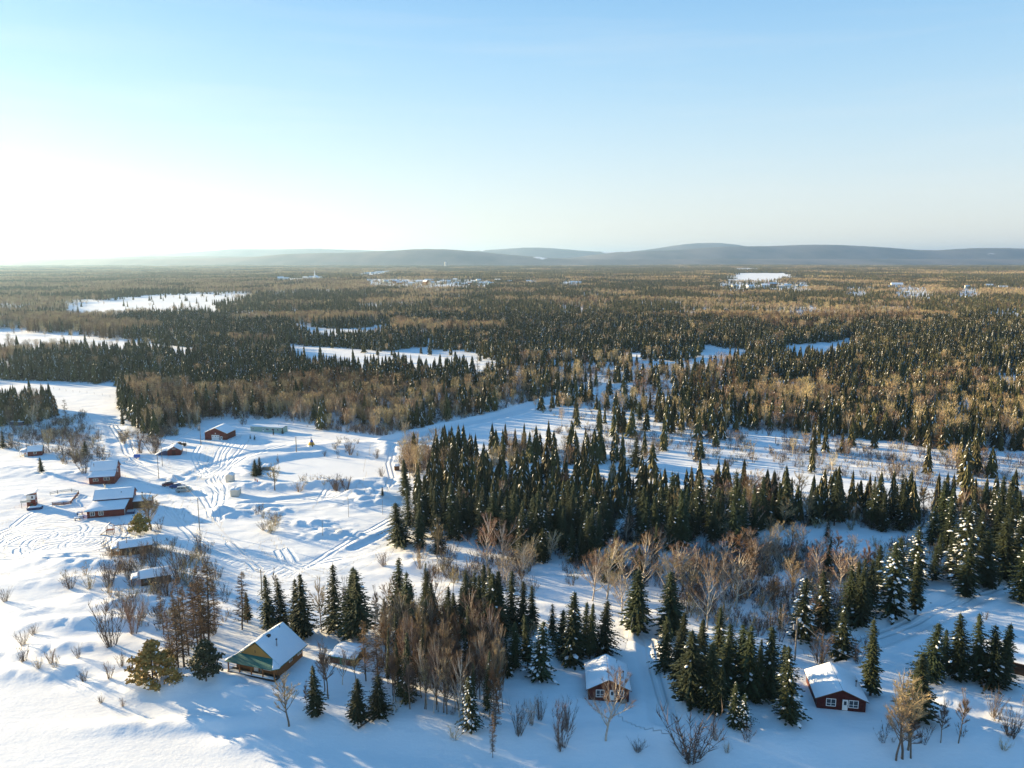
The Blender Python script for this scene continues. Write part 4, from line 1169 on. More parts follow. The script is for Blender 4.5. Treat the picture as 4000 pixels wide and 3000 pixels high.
# 4 dark lodge at the right edge, 5 low shed -----------------------------------
bo = G(3835, 2600)
H4 = House('dark_boathouse', 'long dark brown building under snow cut by the right edge', 'building', bo, -35)
H4.walls(0, 15, 0, 7, 2.2, 0, 'x', mat('tarred_boards', (.022, .015, .012), .8, .5, 3))
H4.roof([[(-.4, -.6, 2.25), (15.4, -.6, 2.25), (15.4, 7.5, 2.9), (-.4, 7.5, 2.9)]], 'dark_wood', .15, .4)
H5 = House('low_shed', 'low flat-roofed shed with green edge under deep snow right of the log house', 'shed', base_of((1290, 2588)), -16)
H5.walls(0, 5.0, 0, 4.4, 1.3, 0, 'x', 'brown_wall')
H5.roof([[(-.3, -.4, 1.3), (5.3, -.4, 1.3), (5.3, 2.2, 1.75), (-.3, 2.2, 1.75)], [(-.3, 2.2, 1.75), (5.3, 2.2, 1.75), (5.3, 4.8, 1.5), (-.3, 4.8, 1.5)]], 'green_trim', .18, .35)
H5.door(0, 2.0, .0, .9, 1.2, 'green_trim', False)

# 6 brown cabins ---------------------------------------------------------------
def brown_cabin(label, L, w_, ang, d_, win, pipes):
    c = House('brown_cabin', label, 'cabin', base_of(L), ang)
    c.walls(0, w_, 0, d_, 2.0, 1.0, 'x', 'brown_wall')
    c.gable(0, w_, 0, d_, 2.0, 1.0, 'x', 'dark_wood', .45, .3, .25)
    for u, ww in win: c.window('F', 0, u, .8, ww, .8, fm='grey_wood')
    # porch on the left gable
    c.roof([[(-2.1, .2, 1.75), (-.35, .2, 2.0), (-.35, d_ - .3, 2.1), (-2.1, d_ - .3, 1.8)]], 'dark_wood', .08, .3, name='porch_roof')
    for y in (.3, d_ - .5):
        g = MB(); g.box(-2.0, -1.86, y, y + .14, -.5, 1.75); c.part('post', g, 'log_wall')
    g = MB(); g.box(-2.1, 0, .2, d_ - .3, -.4, -.05); c.part('porch_deck', g, 'log_wall')
    g = MB(); g.box(-2.08, -2.02, .2, d_ - .4, .55, .65); g.box(-2.08, -2.02, .2, d_ - .4, .1, .18); c.part('railing', g, 'log_wall')
    g = MB(); g.box(-.05, 0.0, 1.2, 2.0, 0, 1.8); c.part('door', g, 'log_wall')
    for p in pipes: c.pipe(*p)
    return c
brown_cabin('brown wooden cabin with satellite dish and snow roof, upper of the pair', (470, 2171), 7.2, 24, 4.2, [(1.6, .9), (4.0, 1.0)], [(1.6, .9, 2.2, 4.0, .09)])
brown_cabin('brown wooden cabin with yellow corner porch, lower of the pair', (552, 2291), 6.2, 24, 3.8, [(.7, 1.1)], [(1.5, 3.0, 2.2, 4.4, .1), (3.8, 1.0, 2.4, 3.5, .05)])
b = base_of((470, 2171)); d = House('satellite_dish', 'small white dish fixed beside the porch of the upper brown cabin', 'dish', b + Vector((-.3, -.1, 1.5)), 24)
g = MB(); g.tube((0, -.12, 0), (0, -.2, .08), .32, .34, 14); g.tube((0, 0, -.4), (0, -.1, 0), .04); g.tube((0, -.15, -.2), (0, -.6, .1), .02); d.part('reflector', g, 'white')

# 7 red lodge ------------------------------------------------------------------
H7 = House('red_lodge', 'large red lodge with two snowy roof levels and a side annex', 'lodge', base_of((341, 2026)), 16)
H7.walls(0, 9.6, 0, 5.0, 2.2, 0, 'x', 'red_wall')
H7.roof([[(-.7, -.7, 2.1), (10.0, -.7, 2.1), (10.4, 5.2, 3.3), (.4, 5.2, 3.3)]], 'blue_trim', .1, .28, name='lower_roof')
H7.walls(1.0, 11.0, 5.25, 11.5, 4.0, 1.9, 'x', 'red_wall', name='upper_wall')
H7.gable(1.0, 11.0, 5.25, 11.5, 4.0, 1.9, 'x', 'blue_trim', .5, .4, .3)
H7.window('F', 0, .9, .75, 1.0, 1.1); H7.window('F', 0, 3.1, .75, 1.05, 1.1)
H7.window('F', 5.25, 5.2, 3.45, 1.0, .35, fm='blue_trim', mull=2)
H7.window('R', 11.0, 8.0, 3.6, .7, 1.2, mull=0)
H7.door(9.6, .6, .1, .8, 1.9, 'white', False, face='R')
H7.walls(11.02, 16.0, 5.6, 10.0, 2.3, 0, 'x', 'brown_wall', name='annex_wall')
H7.roof([[(11.05, 5.0, 2.35), (16.5, 5.0, 2.35), (16.0, 7.8, 3.1), (11.05, 7.8, 3.3)], [(11.05, 7.8, 3.3), (16.0, 7.8, 3.1), (16.5, 10.6, 2.35), (11.05, 10.6, 2.35)]], 'blue_trim', .1, .28, name='annex_roof')
H7.pipe(3.0, 10.0, 4.6, 6.9, .2, 'pale_wall'); H7.pipe(13.6, 6.4, 2.8, 4.6, .16, 'pale_wall'); H7.pipe(8.0, 6.5, 4.7, 5.2, .08)
g = MB(); g.box(9.75, 12.2, .3, 1.9, .25, .4)
for x, y in ((9.9, .4), (12.05, .4), (9.9, 1.8), (12.05, 1.8)): g.box(x - .06, x + .06, y - .06, y + .06, -.5, .9)
g.box(9.8, 12.1, .36, .42, .8, .9); H7.part('side_deck', g, 'blue_trim')

# 8 red two-tier house ---------------------------------------------------------
H8 = House('red_house', 'tall red house with snowy two-tier roof above the lodge', 'house', base_of((349, 1893)), 14)
H8.walls(0, 7.6, 0, 2.4, 2.5, 0, 'x', 'red_wall')
H8.roof([[(-.6, -.6, 2.35), (7.9, -.6, 2.35), (8.0, 2.5, 3.8), (.1, 2.5, 3.8)]], 'blue_trim', .1, .28, name='lower_roof')
H8.walls(0.2, 7.6, 2.42, 8.4, 4.1, 2.2, 'x', 'red_wall', name='upper_wall')
H8.gable(.2, 7.6, 2.42, 8.4, 4.1, 2.2, 'x', 'blue_trim', .4, .35, .3)
H8.window('F', 0, 1.3, 1.05, 1.4, .8, fm='pale_wall'); H8.window('F', 0, 4.5, 1.2, 1.6, .85, fm='pale_wall')
H8.window('R', 7.6, 4.6, 2.6, .7, 1.0, mull=0); H8.window('R', 7.6, 5.4, 4.3, .6, .8, mull=0)
H8.pipe(.9, 3.4, 4.6, 5.9, .1, 'metal')
g = MB(); g.path([(6.9, -.15, 1.7), (6.2, -.3, .9), (5.4, -.5, 0)], [.06, .06, .06], 4); g.path([(7.1, -.15, 1.5), (6.5, -.4, .6), (5.9, -.6, -.2)], [.05] * 3, 4); H8.part('stair_rail', g, 'log_wall')

# 9 little red cabin with porch -------------------------------------------------
H9 = House('red_cabin', 'little red cabin with teal roof edge and snow-capped porch at far left', 'cabin', base_of((109, 1783)), 22)
H9.walls(0, 4.6, 0, 4.4, 1.9, 1.5, 'x', 'red_wall')
H9.gable(0, 4.6, 0, 4.4, 1.9, 1.5, 'x', 'green_metal', .4, .3, .2)
H9.window('F', 0, 2.0, .8, .8, .7, mull=0)
H9.roof([[(-2.7, -.2, 1.95), (-.3, -.2, 2.1), (-.3, 4.2, 2.2), (-2.7, 3.4, 2.0)]], 'dark_wood', .08, .35, name='porch_roof')
g = MB(); g.box(-2.6, 0, 0, 4.2, -.5, 0); H9.part('porch_deck', g, 'pale_wall')
for x, y in ((-2.5, .1), (-2.5, 3.2), (-1.2, .1)):
    g = MB(); g.box(x - .06, x + .06, y - .06, y + .06, 0, 1.95); H9.part('post', g, 'pale_wall')
g = MB(); g.box(-1.2, -.02, .02, .08, 0, .95); g.box(-1.25, -1.19, 0.1, 3.6, .0, .95); H9.part('porch_panel', g, 'pale_wall')

# 10 red lookout playhouse -----------------------------------------------------
H10 = House('red_lookout', 'narrow red two-storey playhouse with slanting snowy roof and balcony', 'playhouse', base_of((106, 1981)), 20)
H10.walls(0, 2.3, 0, 2.4, 3.6, 0, 'x', 'red_wall')
H10.roof([[(-.4, -.5, 3.65), (2.8, -.5, 4.3), (2.8, 2.9, 4.5), (-.4, 2.9, 3.85)]], 'white', .1, .15)
g = MB(); g.box(.02, 2.28, -.05, -.01, 2.15, 3.58); H10.part('upper_panel', g, 'white')
H10.window('F', -.05, 1.3, 2.5, .5, .75, mull=0); H10.window('R', 2.3, .5, 2.5, .5, .7, mull=0); H10.window('R', 2.3, 1.4, 2.7, .5, .6, mull=0); H10.window('R', 2.3, .5, 1.2, .5, .6, mull=0)
g = MB(); g.box(-1.4, 1.2, -.9, 0.0, 1.7, 1.8); g.box(-1.4, 1.2, -.9, -.85, 1.8, 2.3); g.box(-1.4, -1.35, -.9, 0, 1.8, 2.3); H10.part('balcony', g, 'pale_wall')
g = MB(); g.tube((-1.2, -.8, -.6), (-1.2, -.8, 1.7), .07); H10.part('post', g, 'grey_wood')
g = MB(); g.box(.9, 1.6, -.04, 0.01, -.3, 1.0); H10.part('opening', g, 'black')
b = G(135, 1990)
e = thing('skiff', 'dark blue skiff heaped with snow beside the red playhouse', 'boat', b, math.radians(20))
g = MB(); hull = [(-1.9, -.75, .75), (1.6, -.75, .75), (2.4, 0, .85), (1.6, .75, .75), (-1.9, .75, .75), (-1.8, -.55, -.3), (1.3, -.5, -.3), (1.9, 0, -.3), (1.3, .5, -.3), (-1.8, .55, -.3)]
g.add(hull, [(0, 5, 6, 1), (1, 6, 7, 2), (2, 7, 8, 3), (3, 8, 9, 4), (4, 9, 5, 0), (5, 9, 8, 7, 6)]); g.build('hull', M['blue_trim'], e)
g = MB(); H10.snow_slab(g, [(-1.8, -.65, .6), (1.9, -.5, .6), (1.9, .5, .6), (-1.8, .65, .6)], .05, .3, .02); g.build('snow_cover', M['roof_snow'], e, True)

# 11 red shed with quonset side ------------------------------------------------
H11 = House('red_garage', 'small red shed with rounded snow-covered side tunnel', 'shed', base_of((655, 1780)), 16)
H11.walls(0, 4.6, 0, 6, 1.9, 1.4, 'y', 'red_wall')
H11.gable(0, 4.6, 0, 6, 1.9, 1.4, 'y', 'white', .3, .3, .3)
H11.door(0, 1.5, -.2, 1.3, 1.9, 'dark_red_wall', False)
g = MB(); g.box(1.6, 2.9, -.1, -.06, 2.3, 2.55); H11.part('sign_board', g, 'pale_wall')
g = MB(); n = 8
arc = [(-4.6 + 4.55 * (i / n), 1.9 * math.sin(min(1, (i / n) * 1.05) * PI / 2)) for i in range(n + 1)]
a1 = [(x, .4, z) for x, z in arc] + [(-.05, .4, -1), (-4.6, .4, -1)]; a2 = [(x, 5.8, z) for x, y_, z in a1]; k = len(a1)
g.add(a1 + a2, [tuple(range(k - 1, -1, -1)), tuple(range(k, 2 * k))] + [(i, (i + 1) % k, k + (i + 1) % k, k + i) for i in range(k)])
H11.part('side_tunnel', g, 'blue_trim')
g = MB()
for i in range(n): g.slab([(arc[i][0], .3, arc[i][1] + .3), (arc[i + 1][0], .3, arc[i + 1][1] + .3), (arc[i + 1][0], 5.9, arc[i + 1][1] + .3), (arc[i][0], 5.9, arc[i][1] + .3)], .28)
H11.part('tunnel_snow', g, 'roof_snow')

# 12 red garage barn -----------------------------------------------------------
H12 = House('red_barn', 'dark red gabled barn with wide white garage door by the forest', 'barn', base_of((801, 1718)), -6)
H12.walls(0, 9.2, 0, 8.2, 3.0, 2.0, 'y', 'rust_wall')
H12.gable(0, 9.2, 0, 8.2, 3.0, 2.0, 'y', 'white', .45, .4, .28)
H12.door(0, 2.9, -.2, 3.3, 2.3, 'white', True, 'garage_door', 3); H12.door(0, 6.6, -.2, .85, 1.8)
g = MB(); g.box(4.45, 4.75, -.2, -.02, 2.5, 3.0); H12.part('wall_lamp', g, 'white')

# 13 pale green trailer --------------------------------------------------------
H13 = House('mobile_home', 'long pale green mobile home with flat snowy roof', 'trailer', base_of((979, 1685)), -12)
H13.walls(0, 15.0, 0, 4.2, 2.1, 0, 'x', 'pale_green')
H13.roof([[(-.2, -.25, 2.15), (15.2, -.25, 2.15), (15.2, 2.1, 2.5), (-.2, 2.1, 2.5)], [(-.2, 2.1, 2.5), (15.2, 2.1, 2.5), (15.2, 4.45, 2.15), (-.2, 4.45, 2.15)]], 'white', .1, .16)
for u, ww in ((1.0, .5), (7.4, 1.1), (9.9, 1.3)): H13.window('F', 0, u, .8, ww, .85)
H13.door(0, 5.6, .1, .75, 1.6); H13.window('F', 0, 12.3, .9, .8, .7)
H13.pipe(12.2, 1.6, 2.4, 3.0, .06)

# 14 white sheds ---------------------------------------------------------------
def white_shed(label, L, w_, d_, h, ang, rise):
    c = House('white_shed', label, 'shed', base_of(L), ang)
    c.walls(0, w_, 0, d_, h, rise, 'y', 'pale_wall'); c.gable(0, w_, 0, d_, h, rise, 'y', 'white', .15, .15, .35)
    g = MB(); g.box(w_ * .1, w_ * .9, -.04, 0.01, .1, h * .8); c.part('door', g, 'pale_wall')
    g = MB(); g.box(-.1, w_ + .1, -.3, .0, -.4, -.02); c.part('skid', g, 'grey_wood'); return c
white_shed('upright off-white shed with a peaked snow cap, further of two', (882, 1886), 2.3, 2.6, 2.3, 6, .5)
white_shed('boxy off-white shed under a thick snow block, nearer of two', (900, 1940), 2.5, 3.2, 1.9, 4, .15)

# 15 teepee --------------------------------------------------------------------
b = G(1217, 1752)
e = thing('teepee', 'small teepee with yellow, white and blue canvas on the snow', 'teepee', b)
for z0, z1, mk in ((-.3, 1.5, 'white'), (1.5, 2.7, 'yellow'), (2.7, 3.6, 'blue')):
    g = MB(); g.tube((0, 0, z0), (0, 0, z1), 2.1 * (1 - z0 / 4.2), 2.1 * (1 - z1 / 4.2), 14, caps=False); g.build('canvas', M[mk], e)
g = MB(); g.add([(.75, -1.75, .3), (1.25, -1.5, .3), (.55, -.72, 2.6), (.30, -.85, 2.6)], [(0, 1, 2, 3)]); g.build('flap', M['black'], e)
for k in range(7):
    a = k * .9; g = MB(); g.tube((math.cos(a) * .6, math.sin(a) * .6, 3.0), (-math.cos(a) * .35, -math.sin(a) * .35, 4.4), .035); g.build('pole', M['grey_wood'], e)

# 16 utility poles -------------------------------------------------------------
def pole(label, L, ytop, r=.14, arm=False, tr=False, lamp=False, m='grey_wood', name='utility_pole', cat='pole'):
    b = G(*L); h = top_h(b, ytop); e = thing(name, label, cat, b)
    g = MB(); g.tube((0, 0, -1), (0, 0, h), r, r * .7, 8); g.build('shaft', M[m], e)
    if arm: g = MB(); g.box(-.9, .9, -.06, .06, h - .6, h - .48); g.build('crossarm', M[m], e)
    if tr:
        g = MB(); g.tube((-.45, 0, h * .72), (-.45, 0, h * .72 + 1.0), .26, n=10); g.tube((-.45, 0, h * .72 + .4), (0, 0, h * .72 + .4), .05); g.build('transformer', M['metal'], e)
    if lamp: g = MB(); g.tube((0, 0, h - .3), (-.8, -.2, h), .04); g.box(-1.2, -.7, -.3, -.1, h - .05, h + .08); g.build('lamp_head', M['metal'], e)
    return b, h
PA = pole('utility pole left of the barn with transformer', (785, 1737), 1650, .15, tr=True)
PB = pole('utility pole at the left side of the red shed', (635, 1822), 1742, .12)
PC = pole('utility pole in front of the parked cars, foot in a drift', (621, 1876), 1778, .13)
PD = pole('lone utility pole in the middle of the blue yard shadow', (780, 2072), 1945, .13)
PE = pole('thick bare wooden post near the teepee', (1158, 1766), 1707, .2)
PF = pole('utility pole with crossarm behind the spruces of the log house', (1024, 2335), 2225, .16, arm=True, tr=False, lamp=True)
PG = pole('weathered pole with grey transformer between the shaded trees', (3105, 2577), 2412, .18, tr=True)
PH = pole('thin pole right of the red shed', (728, 1772), 1722, .07)
PI_ = pole('grey pole in the brush above the two-tier house', (287, 1790), 1712, .13)
PJ = pole('thin pole standing in the ploughed snow, middle one', (1362, 2020), 1944, .07)
PK = pole('thin pole in the ploughed snow beside the white net', (1261, 2100), 2030, .07)
PL = pole('thin pole in the ploughed snow nearest the dense stand', (1495, 2010), 1952, .06)
def wire(label, a, b, sag=1.2):
    o_ = Vector(a); d_ = Vector(b) - o_
    pts = []
    for i in range(17):
        t = i / 16; p = o_ + d_ * t; p.z -= sag * 4 * t * (1 - t); pts.append(p - o_)
    g = MB(); g.path(pts, [.03] * 17, 4); o = g.build('overhead_wire', M['wire']); o.location = o_; tag(o, label, 'wire')
tp = lambda P_, dx=0: (P_[0].x + dx, P_[0].y, P_[0].z + P_[1] - .1)
gl_ = G(-120, 1800); 
wire('pale wire crossing the left brush to the pole by the cars, upper one', (gl_.x, gl_.y, gl_.z + 12.5), tp(PC), 1.5)
wire('pale wire crossing the left brush to the pole by the cars, lower one', (gl_.x, gl_.y - 2, gl_.z + 11.2), (PC[0].x, PC[0].y, PC[0].z + PC[1] - 1), 1.8)
wire('wire from the pole by the cars to the pole in the yard shadow', tp(PC), tp(PD), 1.0)
wire('wire from the yard shadow pole to the pole behind the log house, left one', tp(PD), tp(PF, -.7), 1.0)
wire('wire from the yard shadow pole to the pole behind the log house, right one', tp(PD, .1), tp(PF, .7), 1.5)
wire('wire between the pole by the cars and the pole at the red shed', tp(PC, .1), tp(PB), .5)
wire('wire from the red shed pole to the barn pole', tp(PB, .1), tp(PA), 1)
wire('long wire from the cars to the thin poles in the ploughed snow', (PC[0].x, PC[0].y, PC[0].z + 6), tp(PJ), 3)
g5 = G(3317, 2640)
wire('wire from the transformer pole down to the maroon cottage', tp(PG), (g5.x, g5.y, g5.z + 3.6), .8)
g6 = G(2437, 2610)
wire('thin wire running up the driveway from the central cottage roof', (g6.x, g6.y, g6.z + 3.4), (G(2480, 2455).x, G(2480, 2455).y, G(2480, 2455).z + 5), .6)

# 17 cars ----------------------------------------------------------------------
def car(label, L, ang, paint, van=False, name='parked_car', snow=True):
    b = G(*L); e = thing(name, label, 'van' if van else 'car', b + Vector((0, 0, .0)), math.radians(ang), 'vehicles parked side by side in the yard')
    W = .9
    if van: prof = [(-2.35, .35), (-2.4, .9), (-2.25, 1.1), (-2.15, 1.1), (2.35, .95), (2.4, .35)]; cab = [(-2.2, 1.05), (-1.95, 1.72), (.7, 1.76), (1.65, 1.02)]
    else: prof = [(-2.3, .3), (-2.35, .85), (-1.6, .95), (1.1, .95), (2.2, .78), (2.3, .3)]; cab = [(-1.75, .93), (-1.1, 1.42), (.35, 1.44), (1.2, .93)]
    def extr(mb, pr, w0, w1, mi=0):
        n = len(pr); zs = [p[1] for p in pr]; zm = min(zs); zt = max(zs)
        v = []
        for sg in (-1, 1):
            for x, z in pr: v.append((x, sg * (w0 + (w1 - w0) * (z - zm) / (zt - zm)), z))
        mb.add(v, [tuple(range(n)), tuple(range(2 * n - 1, n - 1, -1))] + [(i, n + i, n + (i + 1) % n, (i + 1) % n) for i in range(n)], mi)
    g = MB(); extr(g, prof, W, W * .96); g.build('body', paint, e)
    g = MB(); extr(g, cab, W * .93, W * .74); c_ = g.build('cabin', paint, e)
    g = MB()  # side windows just proud of the cabin
    (xa, za), (xb, zb), (xc, zc), (xd, zd) = cab
    for sg in (-1, 1):
        for f0, f1 in ((.06, .34), (.38, .64), (.68, .95)):
            q = []
            for f, t in ((f0, .15), (f1, .15), (f1, .85), (f0, .85)):
                xl = xa + (xb - xa) * t; xr = xd + (xc - xd) * t; z = za + (zb - za) * t
                yy = W * .93 + (W * .74 - W * .93) * t + .012
                q.append((xl + (xr - xl) * f, sg * yy, z))
            g.add(q, [(0, 1, 2, 3) if sg < 0 else (3, 2, 1, 0)])
    for (x0_, z0_), (x1_, z1_), o_ in (((xd, zd), (xc, zc), .015), ((xa, za), (xb, zb), -.015)):
        q = []
        for y_, t in ((-.8, .12), (.8, .12), (.66, .88), (-.66, .88)): q.append((x0_ + (x1_ - x0_) * t + o_, y_ * W, z0_ + (z1_ - z0_) * t + .012))
        g.add(q, [(0, 1, 2, 3)])
    g.build('windows', M['glass'], e)
    for x in (-1.45, 1.45):
        for sg in (-1, 1):
            g = MB(); g.tube((x, sg * .72, .32), (x, sg * .93, .32), .33, n=14); wh = g.build('wheel', M['tyre'], e)
            g = MB(); g.tube((x, sg * .90, .32), (x, sg * .94, .32), .18, n=10); g.build('rim', M['metal'], wh)
    for sg in (-1, 1):
        g = MB(); g.box(2.3, 2.42 if van else 2.34, sg * .75 - .15, sg * .75 + .15, .62, .78); g.build('headlight', M['white'], e)
    if snow:
        g = MB(); H1.snow_slab(g, [(xb + .05, -.6, zb), (xc - .1, -.6, zc), (xc - .1, .6, zc), (xb + .05, .6, zb)], .01, .09, .02); g.build('snow_cover', M['roof_snow'], e, True)
p_ = G(719, 1922); dr = math.radians(14)
car('silver grey minivan, nearest of the three parked vehicles', (719, 1920), 14, car_paint('silver_paint', (.36, .38, .36)), True, 'parked_van', False)
car('dark blue car parked between the maroon car and the silver van', (694, 1905), 6, car_paint('blue_paint', (.02, .05, .20)))
car('maroon car, furthest of the three parked vehicles', (664, 1897), 16, car_paint('maroon_paint', (.14, .02, .03)))

# 18 paddock fence -------------------------------------------------------------
def fence(label, pts, h, m, name='wooden_fence', step=2.0, rails=(.35, .75), pr=.06):
    P3 = [G(*p) for p in pts]; e = thing(name, label, 'fence', P3[0]); o0 = P3[0]
    for a, b in zip(P3[:-1], P3[1:]):
        for f in rails:
            g = MB(); A = a - o0 + Vector((0, 0, h * f)); B = b - o0 + Vector((0, 0, h * f)); dd = (B - A).normalized(); n = Vector((-dd.y, dd.x, 0)) * .04; u = Vector((0, 0, .10))
            q = [A - n - u, B - n - u, B + n - u, A + n - u, A - n + u, B - n + u, B + n + u, A + n + u]
            g.add(q, [(0, 3, 2, 1), (4, 5, 6, 7), (0, 1, 5, 4), (1, 2, 6, 5), (2, 3, 7, 6), (3, 0, 4, 7)]); g.build('rail', M[m], e)
        k = max(1, int((b - a).length / step))
        for i in range(k + 1):
            p = a.lerp(b, i / k) - o0; g = MB(); g.box(p.x - pr, p.x + pr, p.y - pr, p.y + pr, p.z - .6, p.z + h); g.build('post', M[m], e)
fence('wooden rail fence round the small snowy paddock, sunlit back run', [(196, 1934), (225, 1928), (280, 1921), (308, 1928)], 1.1, 'pale_wall')
fence('red-brown plank fence closing the right side of the paddock', [(308, 1930), (277, 1968), (250, 1973), (205, 1974)], 1.0, 'rust_wall', rails=(.2, .45, .75))
FP = [(330, 1612), (338, 1624), (345, 1634), (352, 1644), (360, 1654), (368, 1662), (377, 1671), (386, 1680), (396, 1690), (406, 1700), (414, 1711)]
ORDF = ['first', 'second', 'third', 'fourth', 'fifth', 'sixth', 'seventh', 'eighth', 'ninth', 'tenth', 'last']
for i, p in enumerate(FP):
    b = G(*p); g = MB(); g.tube((0, 0, -.6), (.03, 0, 1.2), .07, .06, 6); o = g.build('fence_post', M['grey_wood']); o.location = b
    tag(o, ['fence post at the far end of the line across the field', 'fence post at the near end of the line across the field'][1 if i == len(FP) - 1 else 0] if i in (0, len(FP) - 1) else 'weathered fence post in the line across the field, %s from its far end' % ORDF[i], 'fence post', 'fence posts across the field')
FP2 = [(210, 1520), (232, 1524), (258, 1528), (285, 1532), (312, 1534), (340, 1536), (368, 1540), (400, 1545), (430, 1552)]
for i, p in enumerate(FP2):
    b = G(*p); g = MB(); g.tube((0, 0, -.6), (.03, 0, 1.2), .08, .06, 6); o = g.build('fence_post', M['grey_wood']); o.location = b
    tag(o, 'far fence post along the back of the white field, %s from the left' % ORDF[i], 'fence post', 'fence posts at the back of the field')

# 19 swing set -----------------------------------------------------------------
b = G(432, 2086); e = thing('play_frame', 'red wooden play frame with swing beam and snowy slanted roof', 'play frame', b, math.radians(12))
g = MB(); g.box(-.9, .9, -.6, .6, 1.2, 1.3)
for x in (-.85, .85):
    for y in (-.55, .55): g.box(x - .06, x + .06, y - .06, y + .06, -.6, 2.3)
g.build('tower', M['rust_wall'], e)
g = MB()
for k in range(8): x = -.8 + k * .22; g.box(x, x + .1, -.62, -.58, .4, 1.2)
g.build('slats', M['brown_wall'], e)
g = MB(); g.tube((.9, 0, 2.2), (4.4, .2, 2.4), .07); g.tube((4.4, .2, 2.4), (4.9, -.6, 0), .06); g.tube((4.4, .2, 2.4), (4.6, 1.0, 0), .06); g.build('swing_beam', M['rust_wall'], e)
g = MB(); g.tube((-.85, 0, 2.2), (.1, 0, 3.1), .05); g.tube((.1, 0, 3.1), (1.0, 0, 2.2), .05); g.build('roof_frame', M['rust_wall'], e)
g = MB(); g.slab([(-1.1, -.7, 2.25), (.05, -.7, 3.3), (.05, .7, 3.3), (-1.1, .7, 2.25)], .2); g.build('snow_cover', M['roof_snow'], e)
g = MB(); g.slab([(-2.6, -.4, 0), (-.9, -.4, 1.2), (-.9, .4, 1.2), (-2.6, .4, 0)], .1); g.build('slide', M['dark_wood'], e)

# 20 small things in the yard --------------------------------------------------
b = G(997, 1912); h = top_h(b, 1868); e = thing('flag', 'red and white flag on a thin staff among the snow heaps', 'flag', b)
g = MB(); g.tube((0, 0, -.5), (0, 0, h), .035, .03, 6); g.build('staff', M['grey_wood'], e)
g = MB(); n = 8
for i in range(n + 1):
    x = i / n * .95; yv = .08 * math.sin(i * 1.1); g.v += [(x, yv, h - .05 - x * .5), (x, yv + .02, h - .75 - x * .65)]
for i in range(n): g.f.append((2 * i, 2 * i + 1, 2 * i + 3, 2 * i + 2)); g.m.append(1 if 2 <= i <= 5 else 0)
g.build('cloth', [M['redflag'], M['white']], e)
b = G(535, 1784); e = thing('blue_crate', 'bright blue crate with snow on it behind the brown bush', 'crate', b, .1)
g = MB(); g.box(-.95, .95, -.5, .5, -.3, .75); 
for x in (-.97, -.3, .3, .93): g.box(x, x + .05, -.55, .55, -.3, .78)
g.build('bin', M['blue'], e); g = MB(); g.box(-1.0, 1.0, -.56, .56, .78, .86); g.build('lid', M['blue'], e)
b = G(712, 1742); e = thing('old_tractor', 'dark old tractor half buried behind the small red shed', 'tractor', b, math.radians(10))
g = MB(); g.box(-1.6, 1.2, -.4, .4, .5, 1.1); g.box(-1.6, -.4, -.5, .5, .7, 1.5); g.tube((.6, 0, 1.1), (.6, 0, 2.0), .06); g.build('body', M['dark_wood'], e)
for x, r in ((-1.3, .75), (1.0, .5)):
    for y in (-.6, .6): g = MB(); g.tube((x, y - .15, r), (x, y + .15, r), r, n=14); g.build('wheel', M['tyre'], e)
g = MB(); g.path([(-.9, 0, 1.5), (-.95, 0, 1.9), (-.6, 0, 2.0)], [.05] * 3, 5); g.build('roll_bar', M['black'], e)
b = G(688, 1741); e = thing('scrap_heap', 'dark heap of timber and scrap left of the old tractor', 'scrap', b)
rr = random.Random(3)
for k in range(9):
    g = MB(); a = rr.uniform(0, 3.14); l = rr.uniform(.8, 2); z = rr.uniform(.1, .9); g.tube((-math.cos(a) * l, -math.sin(a) * l * .5, z - .2), (math.cos(a) * l, math.sin(a) * l * .5, z + rr.uniform(-.2, .4)), rr.uniform(.08, .2), n=5); g.build('timber', M['dark_wood'], e)
b = G(1322, 2082); e = thing('hockey_net', 'small white hockey net on the cleared snow', 'net', b, .1)
g = MB()
for x in (-.9, .9): g.tube((x, 0, -.2), (x, 0, 1.3), .05); g.tube((x, 0, 1.3), (x * .9, .8, 0), .05)
g.tube((-.9, 0, 1.3), (.9, 0, 1.3), .05); g.build('frame', M['white'], e)
g = MB()
for k in range(15): x = -.9 + k * .1286; g.tube((x, 0.02, 1.28), (x * .9, .8, 0), .018, n=3)
for k in range(7): z = 1.2 - k * .19; t = (1.3 - z) / 1.3; g.tube((-.9 + .09 * t, .8 * t, z), (.9 - .09 * t, .8 * t, z), .018, n=3)
g.build('mesh', M['white'], e)
b = G(1550, 1836); e = thing('brown_hut', 'tiny brown hut half hidden at the bend of the path', 'hut', b, .2)
g = MB(); g.box(-.9, .9, -.8, .8, -.4, 1.5); g.build('wall', M['brown_wall'], e)
g = MB(); g.slab([(-1.1, -1, 1.6), (1.1, -1, 1.6), (1.1, 1, 2.0), (-1.1, 1, 2.0)], .1); g.build('roof', M['dark_wood'], e)
g = MB(); H1.snow_slab(g, [(-1.1, -1, 1.6), (1.1, -1, 1.6), (1.1, 1, 2.0), (-1.1, 1, 2.0)], .02, .3, .02); g.build('snow_cover', M['roof_snow'], e, True)
b = G(1038, 1838); H_ = House('snowy_hut', 'tiny grey lean-to capped with snow beside the twin yard spruces', 'hut', b, -10)
H_.walls(-1.2, 1.2, 0, 1.6, 1.2, 0, 'x', 'grey_wood'); H_.roof([[(-1.5, -.4, 1.3), (1.5, -.4, 1.3), (1.5, 1.9, 1.7), (-1.5, 1.9, 1.7)]], 'grey_wood', .1, .4)
b = G(60, 1662); H_ = House('grey_hut', 'grey hut with a flat snowy roof in front of the left spruce stand', 'hut', b, -8)
